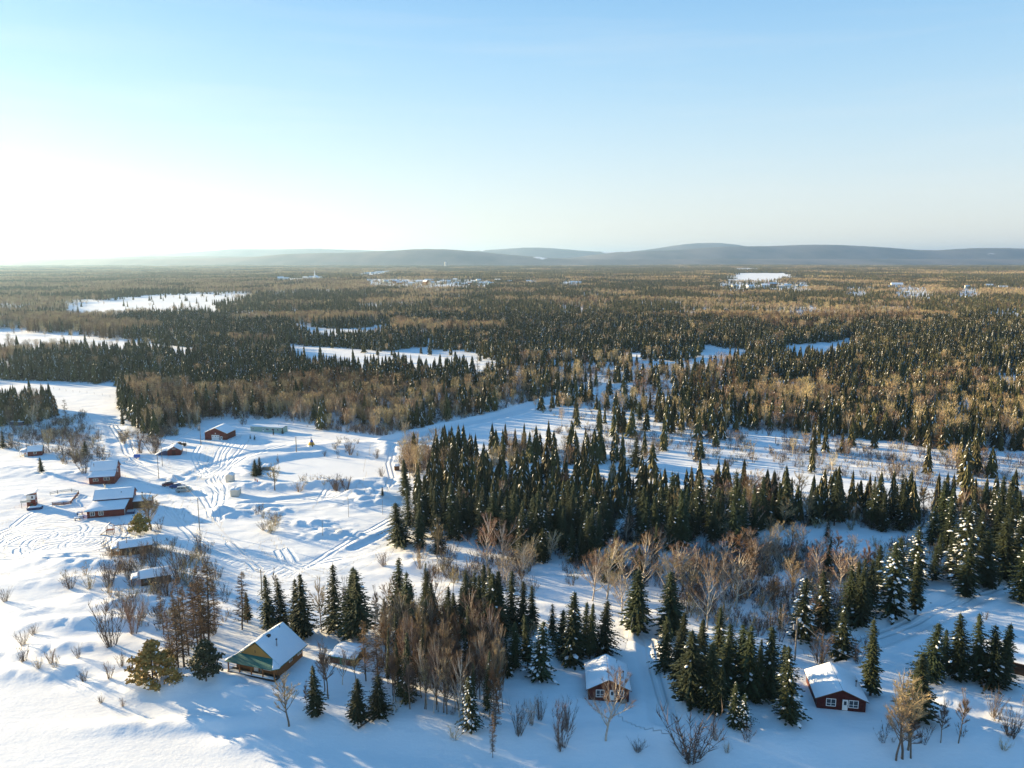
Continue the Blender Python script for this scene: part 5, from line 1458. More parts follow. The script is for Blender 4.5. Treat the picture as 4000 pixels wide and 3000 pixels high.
H_.walls(-2.6, 3.4, 0, 3, 1.5, 0, 'x', 'blue_trim'); H_.roof([[(-2.9, -.3, 1.55), (3.7, -.3, 1.55), (3.7, 3.3, 1.8), (-2.9, 3.3, 1.8)]], 'grey_wood', .1, .3)
# picnic planks left of the lodge, boulders of snow
for i, (p, lab) in enumerate((((312, 2010), 'snow-topped plank table left of the lodge, upper one'), ((318, 2024), 'snow-topped plank table left of the lodge, middle one'), ((303, 2032), 'snow-topped plank table left of the lodge, lower one'))):
    b = G(*p); e = thing('picnic_table', lab, 'table', b, .35)
    g = MB(); g.box(-.8, .8, -.4, .4, .6, .68); g.build('top', M['dark_wood'], e)
    g = MB(); H1.snow_slab(g, [(-.8, -.4, .68), (.8, -.4, .68), (.8, .4, .68), (-.8, .4, .68)], .01, .2, .02); g.build('snow_cover', M['roof_snow'], e, True)
    for x in (-.6, .6): g = MB(); g.box(x - .05, x + .05, -.35, .35, -.3, .6); g.build('leg', M['dark_wood'], e)
# dead trunks in the open belt
rr = random.Random(9)
for k in range(34):
    px = rr.uniform(2450, 3900); py = rr.uniform(1660, 1760) + (px - 2450) * .09
    b = G(px, py); h = rr.uniform(2.5, 8)
    g = MB(); g.path([(0, 0, -.5), (rr.uniform(-.2, .2), 0, h * .6), (rr.uniform(-.6, .6), rr.uniform(-.3, .3), h)], [.13, .09, .03], 5)
    for q in range(3): z = h * rr.uniform(.4, .9); a = rr.uniform(0, 6.28); g.tube((0, 0, z), (math.cos(a) * .6, math.sin(a) * .6, z + .3), .03, .01, 3)
    o = g.build('dead_trunk', M['bark_grey']); o.location = b
    wh = 'left part' if px < 2900 else ('middle part' if px < 3400 else 'right part')
    tag(o, '%s dead grey trunk in the %s of the white open belt' % ('tall' if h > 5 else 'short', wh), 'dead tree', 'dead trunks of the open belt')
# near fallen log and stumps
b = G(1440, 2830); g = MB(); g.path([(-1.5, -1.2, .1), (0, 0, .6), (1.6, .8, 1.3)], [.16, .13, .06], 6); o = g.build('fallen_log', M['bark_dark']); o.location = b; tag(o, 'fallen dark log sticking from snow at the left foot of the copse', 'log')

# 21 the village far away ------------------------------------------------------
def far_house(px, py, w_, h_, kind, label, group, ang=None):
    """px, py: base in the photo; sizes in metres"""
    x, y = flat(px, py, 2); b = Vector((x, y, float(height(np.array([x]), np.array([y]))[0])))
    rr = random.Random(int(px * 7 + py)); ang = rr.uniform(-25, 25) if ang is None else ang
    wm = ['white', 'pale_wall', 'pale_green', 'red_wall', 'log_wall'][kind]
    mb = MB(); d_ = w_ * .6; b.z += 1.5
    mb.box(-w_ / 2, w_ / 2, 0, d_, -3, h_, 0)
    r_ = h_ * .55
    v = []
    for x_ in (-w_ / 2 - .5, w_ / 2 + .5): v += [(x_, -.5, h_), (x_, d_ + .5, h_), (x_, d_ / 2, h_ + r_)]
    mb.add(v, [(0, 1, 2), (5, 4, 3), (0, 3, 4, 1)], 0); mb.add(v, [(0, 2, 5, 3), (1, 4, 5, 2)], 1)
    for k in range(max(1, int(w_ / 4))):
        x_ = -w_ / 2 + (k + .5) * w_ / max(1, int(w_ / 4)); mb.box(x_ - .6, x_ + .6, -.08, .02, h_ * .4, h_ * .8, 2)
    o = mb.build('distant_house', [M[wm], M['snow'], M['glass']]); o.location = b; o.rotation_euler = (0, 0, math.radians(ang)); tag(o, label, 'house', group)
rr = random.Random(12)
ORD = ['first', 'second', 'third', 'fourth', 'fifth', 'sixth', 'seventh', 'eighth', 'ninth', 'tenth', 'eleventh', 'twelfth', 'thirteenth', 'fourteenth', 'fifteenth', 'sixteenth', 'seventeenth', 'eighteenth', 'nineteenth', 'twentieth', 'twenty-first', 'twenty-second', 'twenty-third', 'twenty-fourth', 'twenty-fifth']
clusters = [
    ([(1096, 1097, 26, 8, 0), (1120, 1098, 20, 6, 1)], 'white-roofed building left of the far church', 'buildings left of the far church'),
    ([(1190, 1092, 24, 5, 1), (1205, 1098, 20, 5, 0), (1215, 1090, 20, 5, 1), (1246, 1092, 22, 5, 1)], 'low building at the foot of the far church', 'buildings round the far church'),
    ([(1430 + 12 * k + rr.uniform(-4, 4), 1072 - k * 1.6, rr.uniform(16, 28), 5, rr.choice([0, 1])) for k in range(9)], 'small white house on the far street above the village', 'houses of the far street'),
    ([(1505 + 19 * k + rr.uniform(-6, 6), 1104 + rr.uniform(-4, 10), rr.uniform(14, 30), rr.uniform(4, 7), rr.choice([0, 1, 1, 2, 4])) for k in range(24)], 'snow-roofed house in the far village', 'houses of the far village'),
    ([(2065, 1104, 20, 5, 0), (2085, 1106, 22, 5, 1), (1990, 1104, 18, 5, 1), (2210, 1114, 22, 5, 1), (2240, 1108, 28, 5, 0), (2260, 1110, 20, 5, 1)], 'scattered white house right of the far village', 'houses right of the far village'),
    ([(2830, 1124, 18, 4, 0), (2875, 1122, 24, 4, 1), (2935, 1124, 24, 5, 0), (2990, 1124, 26, 7, 0), (3020, 1117, 26, 6, 3), (3050, 1124, 22, 4, 1), (3080, 1122, 30, 5, 1), (3130, 1122, 24, 4, 1), (3150, 1124, 14, 4, 0), (3243, 1121, 20, 5, 0)], 'long white farm building below the far right field', 'farm buildings below the far right field'),
    ([(3505, 1126, 34, 9, 0), (3480, 1130, 16, 5, 1), (3540, 1150, 14, 4, 1), (3680, 1140, 12, 4, 1), (3570, 1166, 10, 3, 2), (3865, 1124, 20, 6, 1), (3920, 1132, 24, 6, 0), (3955, 1138, 16, 4, 1), (3780, 1128, 14, 5, 1)], 'white house among the trees at the far right', 'houses at the far right'),
    ([(3780, 1170, 12, 4, 0), (3990, 1135, 16, 4, 1)], 'small white house by a snowy lot at the far right edge', 'houses at the far right edge'),
    ([(760, 1108, 22, 5, 1), (985, 1094, 20, 5, 0), (790, 1101, 22, 4, 1), (740, 1106, 16, 4, 1)], 'pale building in the woods left of the church', 'buildings in the woods left of the church'),
]
for hs, lab, grp in clusters:
    hs = sorted(hs)
    for i_, (a, b_, c_, d_, k_) in enumerate(hs): far_house(a, b_, c_ * .78, d_ * .9, k_, lab + ', ' + ORD[i_] + ' from the left', grp)
far_house(1658, 1114, 15, 9, 4, 'tall yellow-lit house in the middle of the far village', None, -40)
x, y = flat(1230, 1096, 2); e = thing('church', 'white church with a thin tall steeple in the far village', 'church', (x, y, float(height(np.array([x]), np.array([y]))[0])))
g = MB(); g.box(-9, 9, 4, 28, -2, 9); g.build('nave', M['white'], e)
g = MB(); g.add([(-10, 3, 9), (10, 3, 9), (10, 29, 9), (-10, 29, 9), (0, 3, 15), (0, 29, 15)], [(0, 1, 4), (3, 5, 2), (1, 2, 5, 4), (0, 4, 5, 3), (0, 3, 2, 1)]); g.build('roof', M['snow'], e)
g = MB(); g.box(-3, 3, -2, 4, -2, 16); g.build('tower', M['white'], e)
g = MB(); g.tube((0, 1, 16), (0, 1, 34), 2.6, .15, 8); g.build('steeple', M['white'], e)
x, y = flat(1740, 1043, 2); e = thing('water_tower', 'white water tower rising above the far woods', 'water tower', (x, y, 0))
g = MB(); g.tube((0, 0, -5), (0, 0, 36), 7, 6.5, 14); g.build('shaft', M['white'], e)
g = MB(); g.tube((0, 0, 36), (0, 0, 47), 9.5, 9.5, 16); g.tube((0, 0, 47), (0, 0, 50), 9.5, 3, 16); g.build('tank', M['white'], e)

# ------------------------------------------------------------------ hand placed trees: photo (x base, y base, y top)
def nm_of(px, py):
    return 'left' if px < 1330 else ('middle' if px < 2670 else 'right')

HS = [  # spruces: x, base y, top y, width factor, snow, label
 (1054, 2452, 2253, 1, 0, 'spruce directly behind the green-roofed house, leftmost of the row there'),
 (1106, 2450, 2257, .9, 0, 'second spruce from the left in the row behind the green-roofed house'),
 (1160, 2485, 2269, 1, 0, 'third spruce from the left behind the green-roofed house'),
 (1192, 2490, 2249, 1, 0, 'rightmost spruce of the row touching the green-roofed house ridge'),
 (967, 2432, 2318, 1.2, 0, 'short brownish spruce left of the row behind the green-roofed house'),
 (1304, 2464, 2212, .9, 0, 'tall spruce, left one of the dark trio above the snowy low shed'),
 (1370, 2490, 2224, 1.1, 0, 'broad spruce in the centre of the dark trio above the snowy low shed'),
 (1408, 2500, 2232, 1.1, 0, 'right one of the dark spruce trio above the snowy low shed'),
 (1233, 2798, 2607, 1, 0, 'lone olive-tipped spruce between the green-roofed house and the dense copse'),
 (1395, 2815, 2655, 1.3, 0, 'dark bushy spruce at the left foot of the leafless copse'),
 (1478, 2800, 2640, 1.3, 0, 'dark spruce beneath larches at the left of the leafless copse'),
 (1537, 2452, 2326, .9, 0, 'small slim spruce at the left end of the middle row'),
 (1560, 2460, 2354, .9, 0, 'small spruce next to the left end of the middle row'),
 (1608, 2444, 2285, 1.2, 0, 'full-crowned spruce standing clear in front of the sunlit track'),
 (1657, 2436, 2354, .8, 0, 'short spruce between two fuller ones near the sunlit track'),
 (1690, 2444, 2318, 1, 0, 'rough-topped spruce right of the full-crowned one'),
 (1752, 2444, 2297, 1, 0, 'spruce with pointed top at the left of the tall middle clump'),
 (1782, 2456, 2318, 1, 0, 'shorter spruce at the left foot of the tall middle clump'),
 (1825, 2462, 2232, .9, 0, 'tallest slender spruce on the left of the middle clump'),
 (1852, 2466, 2245, .9, 0, 'slender spruce just right of the tallest one in the middle clump'),
 (1875, 2490, 2253, .8, 0, 'narrow spire spruce in the middle clump'),
 (1925, 2505, 2245, 1.1, 0, 'thick dark spruce left half of the twin crowns in the middle clump'),
 (1952, 2510, 2238, 1.1, 0, 'thick dark spruce right half of the twin crowns in the middle clump'),
 (1995, 2462, 2240, .9, 0, 'pointed spruce at the right end of the middle clump'),
 (2040, 2482, 2275, .9, 0, 'spruce half hidden by bare birches right of the middle clump'),
 (1982, 2640, 2500, 1, 1, 'snow-flecked spruce at the left of the big snowy one'),
 (2010, 2608, 2430, 1, 0, 'dark spruce behind the big snowy one'),
 (2104, 2648, 2430, 1.15, 1, 'big snow-laden spruce near the centre, boughs heavily white'),
 (2159, 2512, 2363, .9, 1, 'snow-flecked spruce behind the big snow-laden one'),
 (2229, 2592, 2322, 1.1, 1, 'tall spruce left of the gabled red cottage in the centre'),
 (2280, 2556, 2360, .9, 0, 'left one of twin spruces behind the central red cottage'),
 (2303, 2574, 2363, .9, 0, 'right one of twin spruces behind the central red cottage'),
 (2350, 2553, 2350, 1.1, 0, 'sunlit-topped spruce beside the driveway of the central red cottage'),
 (1840, 2852, 2650, .9, 1, 'narrow snowy spruce at the bottom of the leafless copse'),
 (1818, 2640, 2525, .7, 1, 'thin snow-flecked spruce inside the leafless copse'),
 (2482, 2464, 2225, 1.3, 0, 'large spruce at the upper end of the central driveway'),
 (2622, 2480, 2240, 1.3, 0, 'large spruce on the right of the upper driveway'),
 (2597, 2615, 2410, .95, 0, 'brown-tipped spruce lining the driveway, nearest to it'),
 (2657, 2600, 2398, 1, 0, 'golden-tipped spruce lining the driveway'),
 (2696, 2745, 2471, 1.25, 0, 'large near spruce on the right edge of the central driveway'),
 (2732, 2700, 2418, 1, 0, 'spruce behind the large near one by the driveway'),
 (2772, 2760, 2516, 1.1, 0, 'yellow-tipped spruce right of the large near one'),
 (2806, 2612, 2378, 1, 0, 'dark spire spruce in the back of the right copse'),
 (2850, 2692, 2447, 1.1, 0, 'brown-tipped spruce in the middle of the right copse'),
 (2867, 2832, 2670, 1.1, 1, 'snowy young spruce at the front of the right copse'),
 (2902, 2846, 2711, 1, 1, 'small gold-tipped spruce at the front of the right copse'),
 (2920, 2726, 2455, 1.1, 0, 'tall orange-tipped spruce in the right copse'),
 (2966, 2676, 2504, .8, 0, 'slim spruce between the two tallest of the right copse'),
 (3008, 2732, 2451, 1, 0, 'tall narrow-topped spruce at the right of the copse'),
 (3085, 2812, 2536, 1, 1, 'lone spruce just left of the dark red cottage'),
 (3050, 2460, 2374, .9, 1, 'small snowy spruce behind the right copse near the pole'),
 (3133, 2492, 2262, 1.15, 1, 'snow-flecked spruce behind the pole with the transformer'),
 (3218, 2464, 2236, 1.15, 1, 'snow-flecked spruce right of the pole with the transformer'),
 (3290, 2572, 2372, 1.35, 1, 'wide snowy-boughed spruce above the dark red cottage'),
 (3352, 2444, 2230, 1.2, 0, 'dark spruce behind the wide snowy-boughed one'),
 (3318, 2436, 2215, 1, 0, 'dark spruce in the pair above the dark red cottage'),
 (3400, 2716, 2436, 1.0, 0, 'sunlit narrow-topped spruce directly right of the dark red cottage'),
 (3483, 2412, 2130, 1.1, 1, 'snow-flecked spruce left of the road bend'),
 (3575, 2400, 2170, 1.1, 0, 'dark spruce beside the road bend'),
 (3630, 2652, 2432, 1.1, 0, 'leftmost spruce of the right corner row'),
 (3585, 2812, 2560, 1.35, 0, 'broad greyish spruce behind the bare poplars on the right'),
 (3687, 2642, 2467, 1, 0, 'second spruce of the right corner row'),
 (3745, 2657, 2407, 1.1, 0, 'tallest spruce of the right corner row'),
 (3820, 2657, 2410, 1, 0, 'bare-stemmed spruce of the right corner row'),
 (3876, 2682, 2452, 1.2, 0, 'left one of the thick pair ending the right corner row'),
 (3912, 2668, 2436, 1.2, 0, 'right one of the thick pair ending the right corner row'),
 (3575, 2275, 2062, 1.2, 1, 'brown-topped snowy spruce left of the upper right stand'),
 (3500, 2302, 2108, 1.3, 1, 'wide snowy spruce above the road on the right'),
 (3645, 2262, 2135, 1, 0, 'small dark spruce between the wide snowy ones on the right'),
 (3757, 2272, 1985, 1.1, 1, 'tall snowy-sided spruce of the upper right stand'),
 (3820, 2192, 2000, 1.1, 0, 'dark spruce behind the tall snowy-sided one'),
 (3768, 2332, 2105, 1.1, 0, 'brownish spruce in front of the upper right stand'),
 (3856, 2292, 2077, 1.2, 0, 'snow-flecked spruce in the upper right stand'),
 (3920, 2262, 2028, 1.2, 0, 'large dark spruce near the right edge'),
 (3968, 2252, 2020, 1.2, 1, 'large snowy spruce touching the right edge'),
 (3986, 2352, 2128, 1.1, 0, 'brown-lit spruce in the right edge above the road'),
 (3231, 2098, 2033, 1.1, 1, 'little snowy spruce standing alone in the blue clearing'),
 (3347, 2402, 2197, .9, 0, 'left one of three brown spruces above the road'),
 (3374, 2394, 2192, .9, 0, 'middle one of three brown spruces above the road'),
 (3396, 2392, 2195, .9, 0, 'right one of three brown spruces above the road'),
 (997, 1860, 1796, 1.5, 0, 'left half of the twin bushy spruces in the snowy yard'),
 (1014, 1856, 1788, 1.3, 0, 'right half of the twin bushy spruces in the snowy yard'),
 (333, 1778, 1722, 1.4, 0, 'small spruce in the brush above the red two-tier house'),
 (162, 1845, 1788, 1.5, 0, 'small golden spruce in front of the little red cabin'),
 (12, 1750, 1686, 1.3, 0, 'small spruce at the left edge beside the brush'),
 (1588, 1950, 1800, 1.25, 0, 'lone broad spruce at the edge of the pond path'),
 (1562, 2124, 1968, 1.5, 0, 'wide ragged spruce at the left front corner of the dense stand'),
 (1494, 1938, 1903, 1.2, 0, 'tiny spruce on the snow bank left of the dense stand'),
 (2480, 1842, 1712, 1.35, 0, 'lone round-shouldered spruce in the gap between the two stands'),
 (2500, 1640, 1568, 1.3, 0, 'spruce standing alone in the white open belt'),
 (1640, 2140, 2000, 1.1, 0, 'spruce at the front edge of the dense stand'),
 (1715, 2160, 2010, 1.1, 1, 'snow-flecked spruce at the front edge of the dense stand'),
 (480, 1660, 1600, 1.3, 0, 'scraggy spruce at the tip of the forest by the field'),
 (470, 1576, 1535, 2.0, 0, 'bushy dark spruce clump at the edge of the field'),
 (1068, 1700, 1675, 1.0, 0, 'knee-high spruce before the pale green trailer, left one'),
 (1104, 1694, 1672, 1.0, 0, 'knee-high spruce before the pale green trailer, right one'),
 (978, 1715, 1697, 1.0, 0, 'tiny spruce in the snow below the pale green trailer, left one'),
 (995, 1720, 1699, 1.0, 0, 'tiny spruce in the snow below the pale green trailer, right one'),
]
HS += [  # added spruces: thicken the copses and block sun gaps beside the two cottages
 (2722, 2642, 2440, 1, 0, 'spruce buried in the back left of the right copse'), (2832, 2722, 2500, 1.1, 0, 'dark spruce in the thick of the right copse, front'),
 (2892, 2662, 2432, 1, 0, 'dark spruce in the thick of the right copse, back'), (2962, 2745, 2530, 1, 0, 'dark spruce near the right end of the right copse, front'),
 (3052, 2705, 2525, .9, 0, 'spruce just behind the lone one left of the maroon cottage'), (2062, 2600, 2405, 1, 0, 'dark spruce behind the big snow-laden one, right side'),
 (2192, 2565, 2385, 1, 0, 'dark spruce filling the row left of the central cottage'), (2256, 2578, 2385, .9, 0, 'dark spruce just behind the central cottage roof, left side'),
 (2645, 2680, 2470, 1, 0, 'dark spruce at the left edge of the right copse'), (2800, 2790, 2600, 1, 0, 'low dark spruce at the front of the right copse'),
]
HB = [  # bare trees
 (2312, 2346, 2090, 1, 0, 'forked pale birch, leftmost of the tall sunlit birches'),
 (2366, 2343, 2090, 1.2, 1, 'wide forked white birch, second of the tall sunlit birches'),
 (2455, 2305, 2068, 1, 0, 'reddish-topped birch behind the fork of the white birches'),
 (2508, 2310, 2070, 1.1, 3, 'reddish-topped birch with slanting limbs right of the white birches'),
 (2430, 2395, 2200, 1, 1, 'crooked white birch standing nearest the driveway'),
 (2600, 2330, 2120, 1.3, 1, 'spreading yellowish birch above the large driveway spruce'),
 (2665, 2310, 2100, 1.2, 5, 'spreading yellowish birch with golden top'),
 (2765, 2460, 2135, .8, 0, 'tall single-stemmed birch in the shaded scrub'),
 (2870, 2378, 2150, 1.3, 5, 'leaning white birch with red-brown crown in the scrub'),
 (2830, 2370, 2150, 1, 3, 'red-crowned birch beside the leaning white one'),
 (3215, 2312, 2110, 1.1, 5, 'strongly leaning bare birch in the blue clearing'),
 (3280, 2310, 2130, 1, 3, 'pinkish bare birch right of the leaning one in the blue clearing'),
 (2365, 2897, 2585, 1, 0, 'tall bare birch in front of the central red cottage'),
 (3500, 2968, 2700, 1.1, 2, 'left stem of the bare poplar clump at bottom right'),
 (3525, 2966, 2610, 1.0, 2, 'tallest stem of the bare poplar clump at bottom right'),
 (3545, 2930, 2650, 1.1, 2, 'right stem of the bare poplar clump at bottom right'),
 (3560, 2960, 2730, 1.1, 4, 'short stem of the bare poplar clump at bottom right'),
 (3675, 2900, 2690, .7, 4, 'thin leaning bare tree right of the poplar clump'),
 (3742, 2902, 2650, .7, 6, 'thin taller bare tree near the bottom right corner'),
 (1130, 2838, 2620, 1.2, 2, 'multi-stemmed bare tree below the corner of the green-roofed house'),
 (1200, 2785, 2640, .5, 6, 'thin bare sapling between the multi-stemmed tree and the olive spruce'),
 (1285, 2730, 2460, .8, 4, 'tall dark bare tree left of the snowy low shed'),
 (1268, 2700, 2480, .8, 6, 'slender bare tree left of the snowy low shed'),
 (1338, 2675, 2530, .9, 5, 'small bare tree in front of the snowy low shed'),
 (1390, 2660, 2540, .9, 2, 'small dark bare tree at the front corner of the snowy low shed'),
 (590, 2072, 1918, 1.6, 2, 'round leafless tree right of the red lodge'),
 (575, 2065, 1935, 1.2, 0, 'reddish leafless tree touching the red lodge annex'),
 (3100, 2330, 2150, .9, 2, 'bare tree at the edge of the blue clearing'),
 (3010, 2110, 2000, 1, 2, 'dark bare tree at the head of the blue clearing'),
 (3230, 2170, 2060, .8, 3, 'thin bare birch above the blue clearing'),
 (1360, 2470, 2215, .6, 6, 'slim bare tree left of the dark spruce trio'),
 (1258, 2470, 2235, .7, 2, 'slim bare birch behind the dark spruce trio'),
 (1465, 2440, 2260, .6, 6, 'thin bare sapling right of the dark spruce trio'),
 (1510, 2440, 2290, .5, 4, 'thin bare sapling left of the middle row'),
 (1085, 2330, 2200, .5, 6, 'thin leafless sapling behind the spruces at the pole'),
 (1090, 1838, 1765, .5, 6, 'slender bare sapling near the twin yard spruces'),
 (1075, 1918, 1800, 1.4, 2, 'multi-stemmed pale bare tree right of the white sheds'),
 (1580, 1725, 1630, .8, 1, 'tall bare tree where the path meets the river'),
 (1700, 2300, 2170, .7, 6, 'bare tree on the sunlit slope, left of the birches'),
 (1770, 2310, 2200, .9, 2, 'bare tree on the sunlit slope near the middle clump'),
 (1910, 2230, 1990, 1.1, 3, 'reddish bare tree in front of the dense stand'),
 (1960, 2235, 2010, 1.1, 5, 'second reddish bare tree in front of the dense stand'),
 (2060, 2090, 1985, 1.2, 3, 'pale reddish birch caught in the dense stand'),
 (1640, 1830, 1690, 1.2, 2, 'tan bare tree on the bend of the path'),
 (1600, 1870, 1730, 1.1, 2, 'tan bushy tree by the brown hut'),
 (128, 1665, 1565, 1.1, 1, 'pale bare birch in front of the left spruce stand'),
 (40, 1680, 1570, .8, 4, 'yellowish bare tree in front of the left spruce stand'),
]
HL = [  # larches
 (720, 2605, 2260, 1, 'tall larch with the stoutest trunk beside the golden pine'),
 (697, 2608, 2340, .9, 'larch just left of the stoutest one'),
 (777, 2552, 2265, .9, 'larch rising behind the dark cedar, left of its group'),
 (789, 2528, 2240, .9, 'second larch behind the dark cedar'),
 (799, 2514, 2210, .9, 'third larch behind the dark cedar'),
 (815, 2505, 2190, 1.1, 'rightmost larch behind the dark cedar'),
 (946, 2460, 2228, 1, 'lone larch left of the spruces behind the green-roofed house'),
 (1430, 2660, 2420, .9, 'orange-tinted larch at the left of the leafless copse'),
 (1480, 2700, 2440, 1, 'orange larch rising from the dark spruces of the copse'),
 (1930, 2860, 2640, .8, 'reddish larch at the right end of the leafless copse'),
 (1925, 2960, 2780, .6, 'slim larch at the bottom right of the leafless copse'),
 (640, 2480, 2300, .9, 'small larch left of the tall larches'), (738, 2560, 2290, .9, 'slim larch between the two tall larch groups'), (670, 2570, 2380, .9, 'low larch at the left foot of the tall ones'),
 (755, 2500, 2270, .8, 'thin larch behind the tall ones, left of the cedar group'), (840, 2440, 2270, .9, 'larch right of and behind the cedar group'), (700, 2500, 2320, .9, 'larch at the back of the left larch group'),
 (1560, 2640, 2440, .9, 'yellow-brown larch in the leafless copse'),
]
HSH = [  # shrubs: x, base, top, width, label
 (435, 2520, 2345, .9, 'fan-shaped bare shrub on the sunlit bank'), (522, 2475, 2340, .8, 'dark bare shrub above the golden pine'),
 (505, 2425, 2330, .8, 'bare shrub below the two brown cabins'), (562, 2412, 2320, .7, 'upright bare shrub left of the larches'),
 (305, 2570, 2522, .9, 'lone small bare shrub on the white slope'), (474, 2603, 2545, .9, 'small bare shrub left of the golden pine'),
 (428, 2650, 2590, 1, 'pale snowy shrub left of the golden pine'), (275, 2298, 2235, 1.2, 'rounded bare shrub in the blue hollow'),
 (350, 2300, 2240, 1.1, 'second rounded bare shrub below the brown cabin'), (425, 2292, 2170, .8, 'tall bare shrub left of the lower brown cabin'),
 (2215, 2852, 2735, .8, 'bare shrub left of the tall cottage birch'), (2192, 2925, 2765, .9, 'larger bare shrub nearest the bottom centre'),
 (2110, 2810, 2710, .7, 'thin bare shrub in the blue snow, left one'), (2075, 2830, 2730, .6, 'thin bare shrub by the copse, right of the snowy spruce'),
 (2025, 2870, 2740, .7, 'upright twiggy shrub at the right of the copse'), (2700, 2962, 2780, 1.6, 'big fan-shaped bare shrub at the bottom right of the driveway'),
 (2795, 2890, 2830, 1.2, 'small bare shrub beside the big fan-shaped one'), (2490, 2935, 2885, 1.5, 'low snowy shrub at the bottom centre'),
 (2840, 2940, 2900, 1.0, 'tiny bare shrub in the blue snow below the copse'), (90, 2520, 2465, 1.2, 'faint bare shrub on the far left bank'),
 (130, 2480, 2440, 1.2, 'faint bare shrub by the left drift'), (200, 2590, 2540, 1.2, 'wispy shrub on the lit ridge, right one'),
 (90, 2585, 2545, 1.2, 'wispy shrub on the lit ridge, left one'), (150, 2610, 2570, 1.4, 'low wispy shrub on the lit ridge, nearest'),
 (20, 2350, 2300, 1.2, 'wispy shrub at the left edge'), (1320, 1920, 1860, 1.3, 'bare shrub at the near rim of the pond, left one'),
 (1355, 1916, 1865, 1.3, 'bare shrub at the near rim of the pond, right one'), (1310, 1912, 1862, 1.2, 'twin-stemmed shrub at the near rim of the pond'),
 (1170, 1920, 1880, 1.6, 'low shrub left of the pond rim'), (1368, 1775, 1735, 1.3, 'bare shrub behind the pond'),
 (1268, 1780, 1758, 1.2, 'grey bare shrub behind the pond, left one'), (1472, 1790, 1755, 1.4, 'grey bare shrub at the far pond corner'),
 (1490, 1860, 1825, 1.2, 'yellowish shrub at the right rim of the pond'), (1060, 2080, 2020, 1.6, 'pale bushes on the ploughed snow heaps'),
 (1030, 2070, 2035, 1.4, 'low pale bush on the ploughed snow heaps'), (3350, 2590, 2500, 1.0, 'bare bush right of the transformer pole'),
 (3200, 2590, 2470, 1.2, 'reddish bush beneath the snow-flecked spruces'), (3950, 2880, 2760, .9, 'bare shrub in the bottom right corner'),
 (3920, 2930, 2890, 1.4, 'low grey shrub in the blue snow at bottom right'), (3880, 2800, 2690, .7, 'pinkish bare shrub under the corner row of spruces'),
 (330, 2660, 2615, 1.2, 'wispy shrub in the sunlit hummocks'), (480, 2760, 2730, 1.3, 'low twig tuft on the near sunlit bank'),
 (395, 2745, 2715, 1.3, 'low twig tuft left on the near sunlit bank'), (740, 2290, 2150, .9, 'leafless bush clump below the second brown cabin, right side'),
 (700, 2270, 2120, 1.0, 'leafless bush right of the first brown cabin'), (650, 2330, 2210, .9, 'tall bush right of the lower brown cabin'),
 (560, 2200, 2120, 1.1, 'dark bush between the two brown cabins'), (600, 2215, 2130, 1.1, 'bush right between the two brown cabins'),
 (500, 2230, 2150, 1.0, 'bush left between the two brown cabins'), (330, 1850, 1790, 1.1, 'bush behind the red two-tier house'),
 (600, 1770, 1690, 1.3, 'tan bush left of the snow-roofed garage'), (545, 1770, 1700, 1.5, 'brown bush behind the blue box'),
 (1500, 2210, 2150, 1.2, 'tan shrub on the sunlit slope'), (1640, 2220, 2150, 1.0, 'orange shrub before the dense stand, left one'),
 (1740, 2215, 2110, 1.1, 'orange shrub before the dense stand, right one'), (1640, 2180, 2120, 1.0, 'small brown shrub beneath the dense stand'),
 (3850, 2420, 2390, 1.2, 'frosty bush above the road at the right'), (780, 2150, 2060, .6, 'thin shrub behind the yard pole'),
]
_r = random.Random(5)
hero_xy = []
for i, (x, yb, yt, wd, sn, lab) in enumerate(HS):
    b = G(x, yb); hero_xy.append(b)
    t_ = place_tree('spruce', b, top_h(b, yt) * 1.04, lab, None, i, _r.uniform(0, 6.28), wd * 1.22, bool(sn))
for i, (x, yb, yt, wd, v, lab) in enumerate(HB):
    b = G(x, yb); hero_xy.append(b)
    ln = {'strongly': (.35, 0), 'leaning': (.2, 0)}.get(lab.split()[0], (_r.gauss(0, .015), 0))
    t_ = place_tree('bare', b, top_h(b, yt), lab, None, v, _r.uniform(0, 6.28), wd, lean=ln, name='bare_tree')
for i, (x, yb, yt, wd, lab) in enumerate(HL):
    b = G(x, yb); hero_xy.append(b)
    place_tree('larch', b, top_h(b, yt), lab, None, i, _r.uniform(0, 6.28), wd)
for i, (x, yb, yt, wd, lab) in enumerate(HSH):
    b = G(x, yb); h = top_h(b, yt)
    o = bpy.data.objects.new('bare_shrub', SHR[i % 5]); COL.objects.link(o)
    o.location = b; o.rotation_euler = (0, 0, _r.uniform(0, 6.28)); s = h / 2.6; o.scale = (s * wd, s * wd, s)
    tag(o, lab, 'shrub')
# golden pine, dark cedar, golden spruce by the lodge
def special(x, yb, yt, halfw, key, label, cat, name, seed, n=2600, clump=.42):
    b = G(x, yb); h = top_h(b, yt)
    t, c = round_conifer(seed, h, halfw, clump, n)
    e = thing(name, label, cat, b)
    t.build('trunk', [M['bark_dark']], e); c.build('crown', [M[key], M['snow']], e); hero_xy.append(b)
special(600, 2690, 2500, 3.9, 'needle_gold', 'golden-green bushy pine on the near bank left of the house', 'pine tree', 'pine_tree', 11, 5200, .5)
special(655, 2610, 2540, 1.9, 'needle_gold', 'low golden pine beside the larger golden one', 'pine tree', 'pine_tree', 12, 900, .45)
special(805, 2650, 2500, 2.7, 'needle_cedar', 'dense dark cedar left of the porch of the green-roofed house', 'cedar tree', 'cedar_tree', 13, 5200, .42)
special(547, 2085, 2008, 2.6, 'needle_gold', 'golden conifer between the lodge and the round leafless tree', 'conifer', 'pine_tree', 14, 1800, .55)
special(690, 2670, 2630, 1.2, 'needle_gold', 'low snowy juniper clump beside the golden pine', 'juniper', 'juniper_bush', 15, 600, .3)

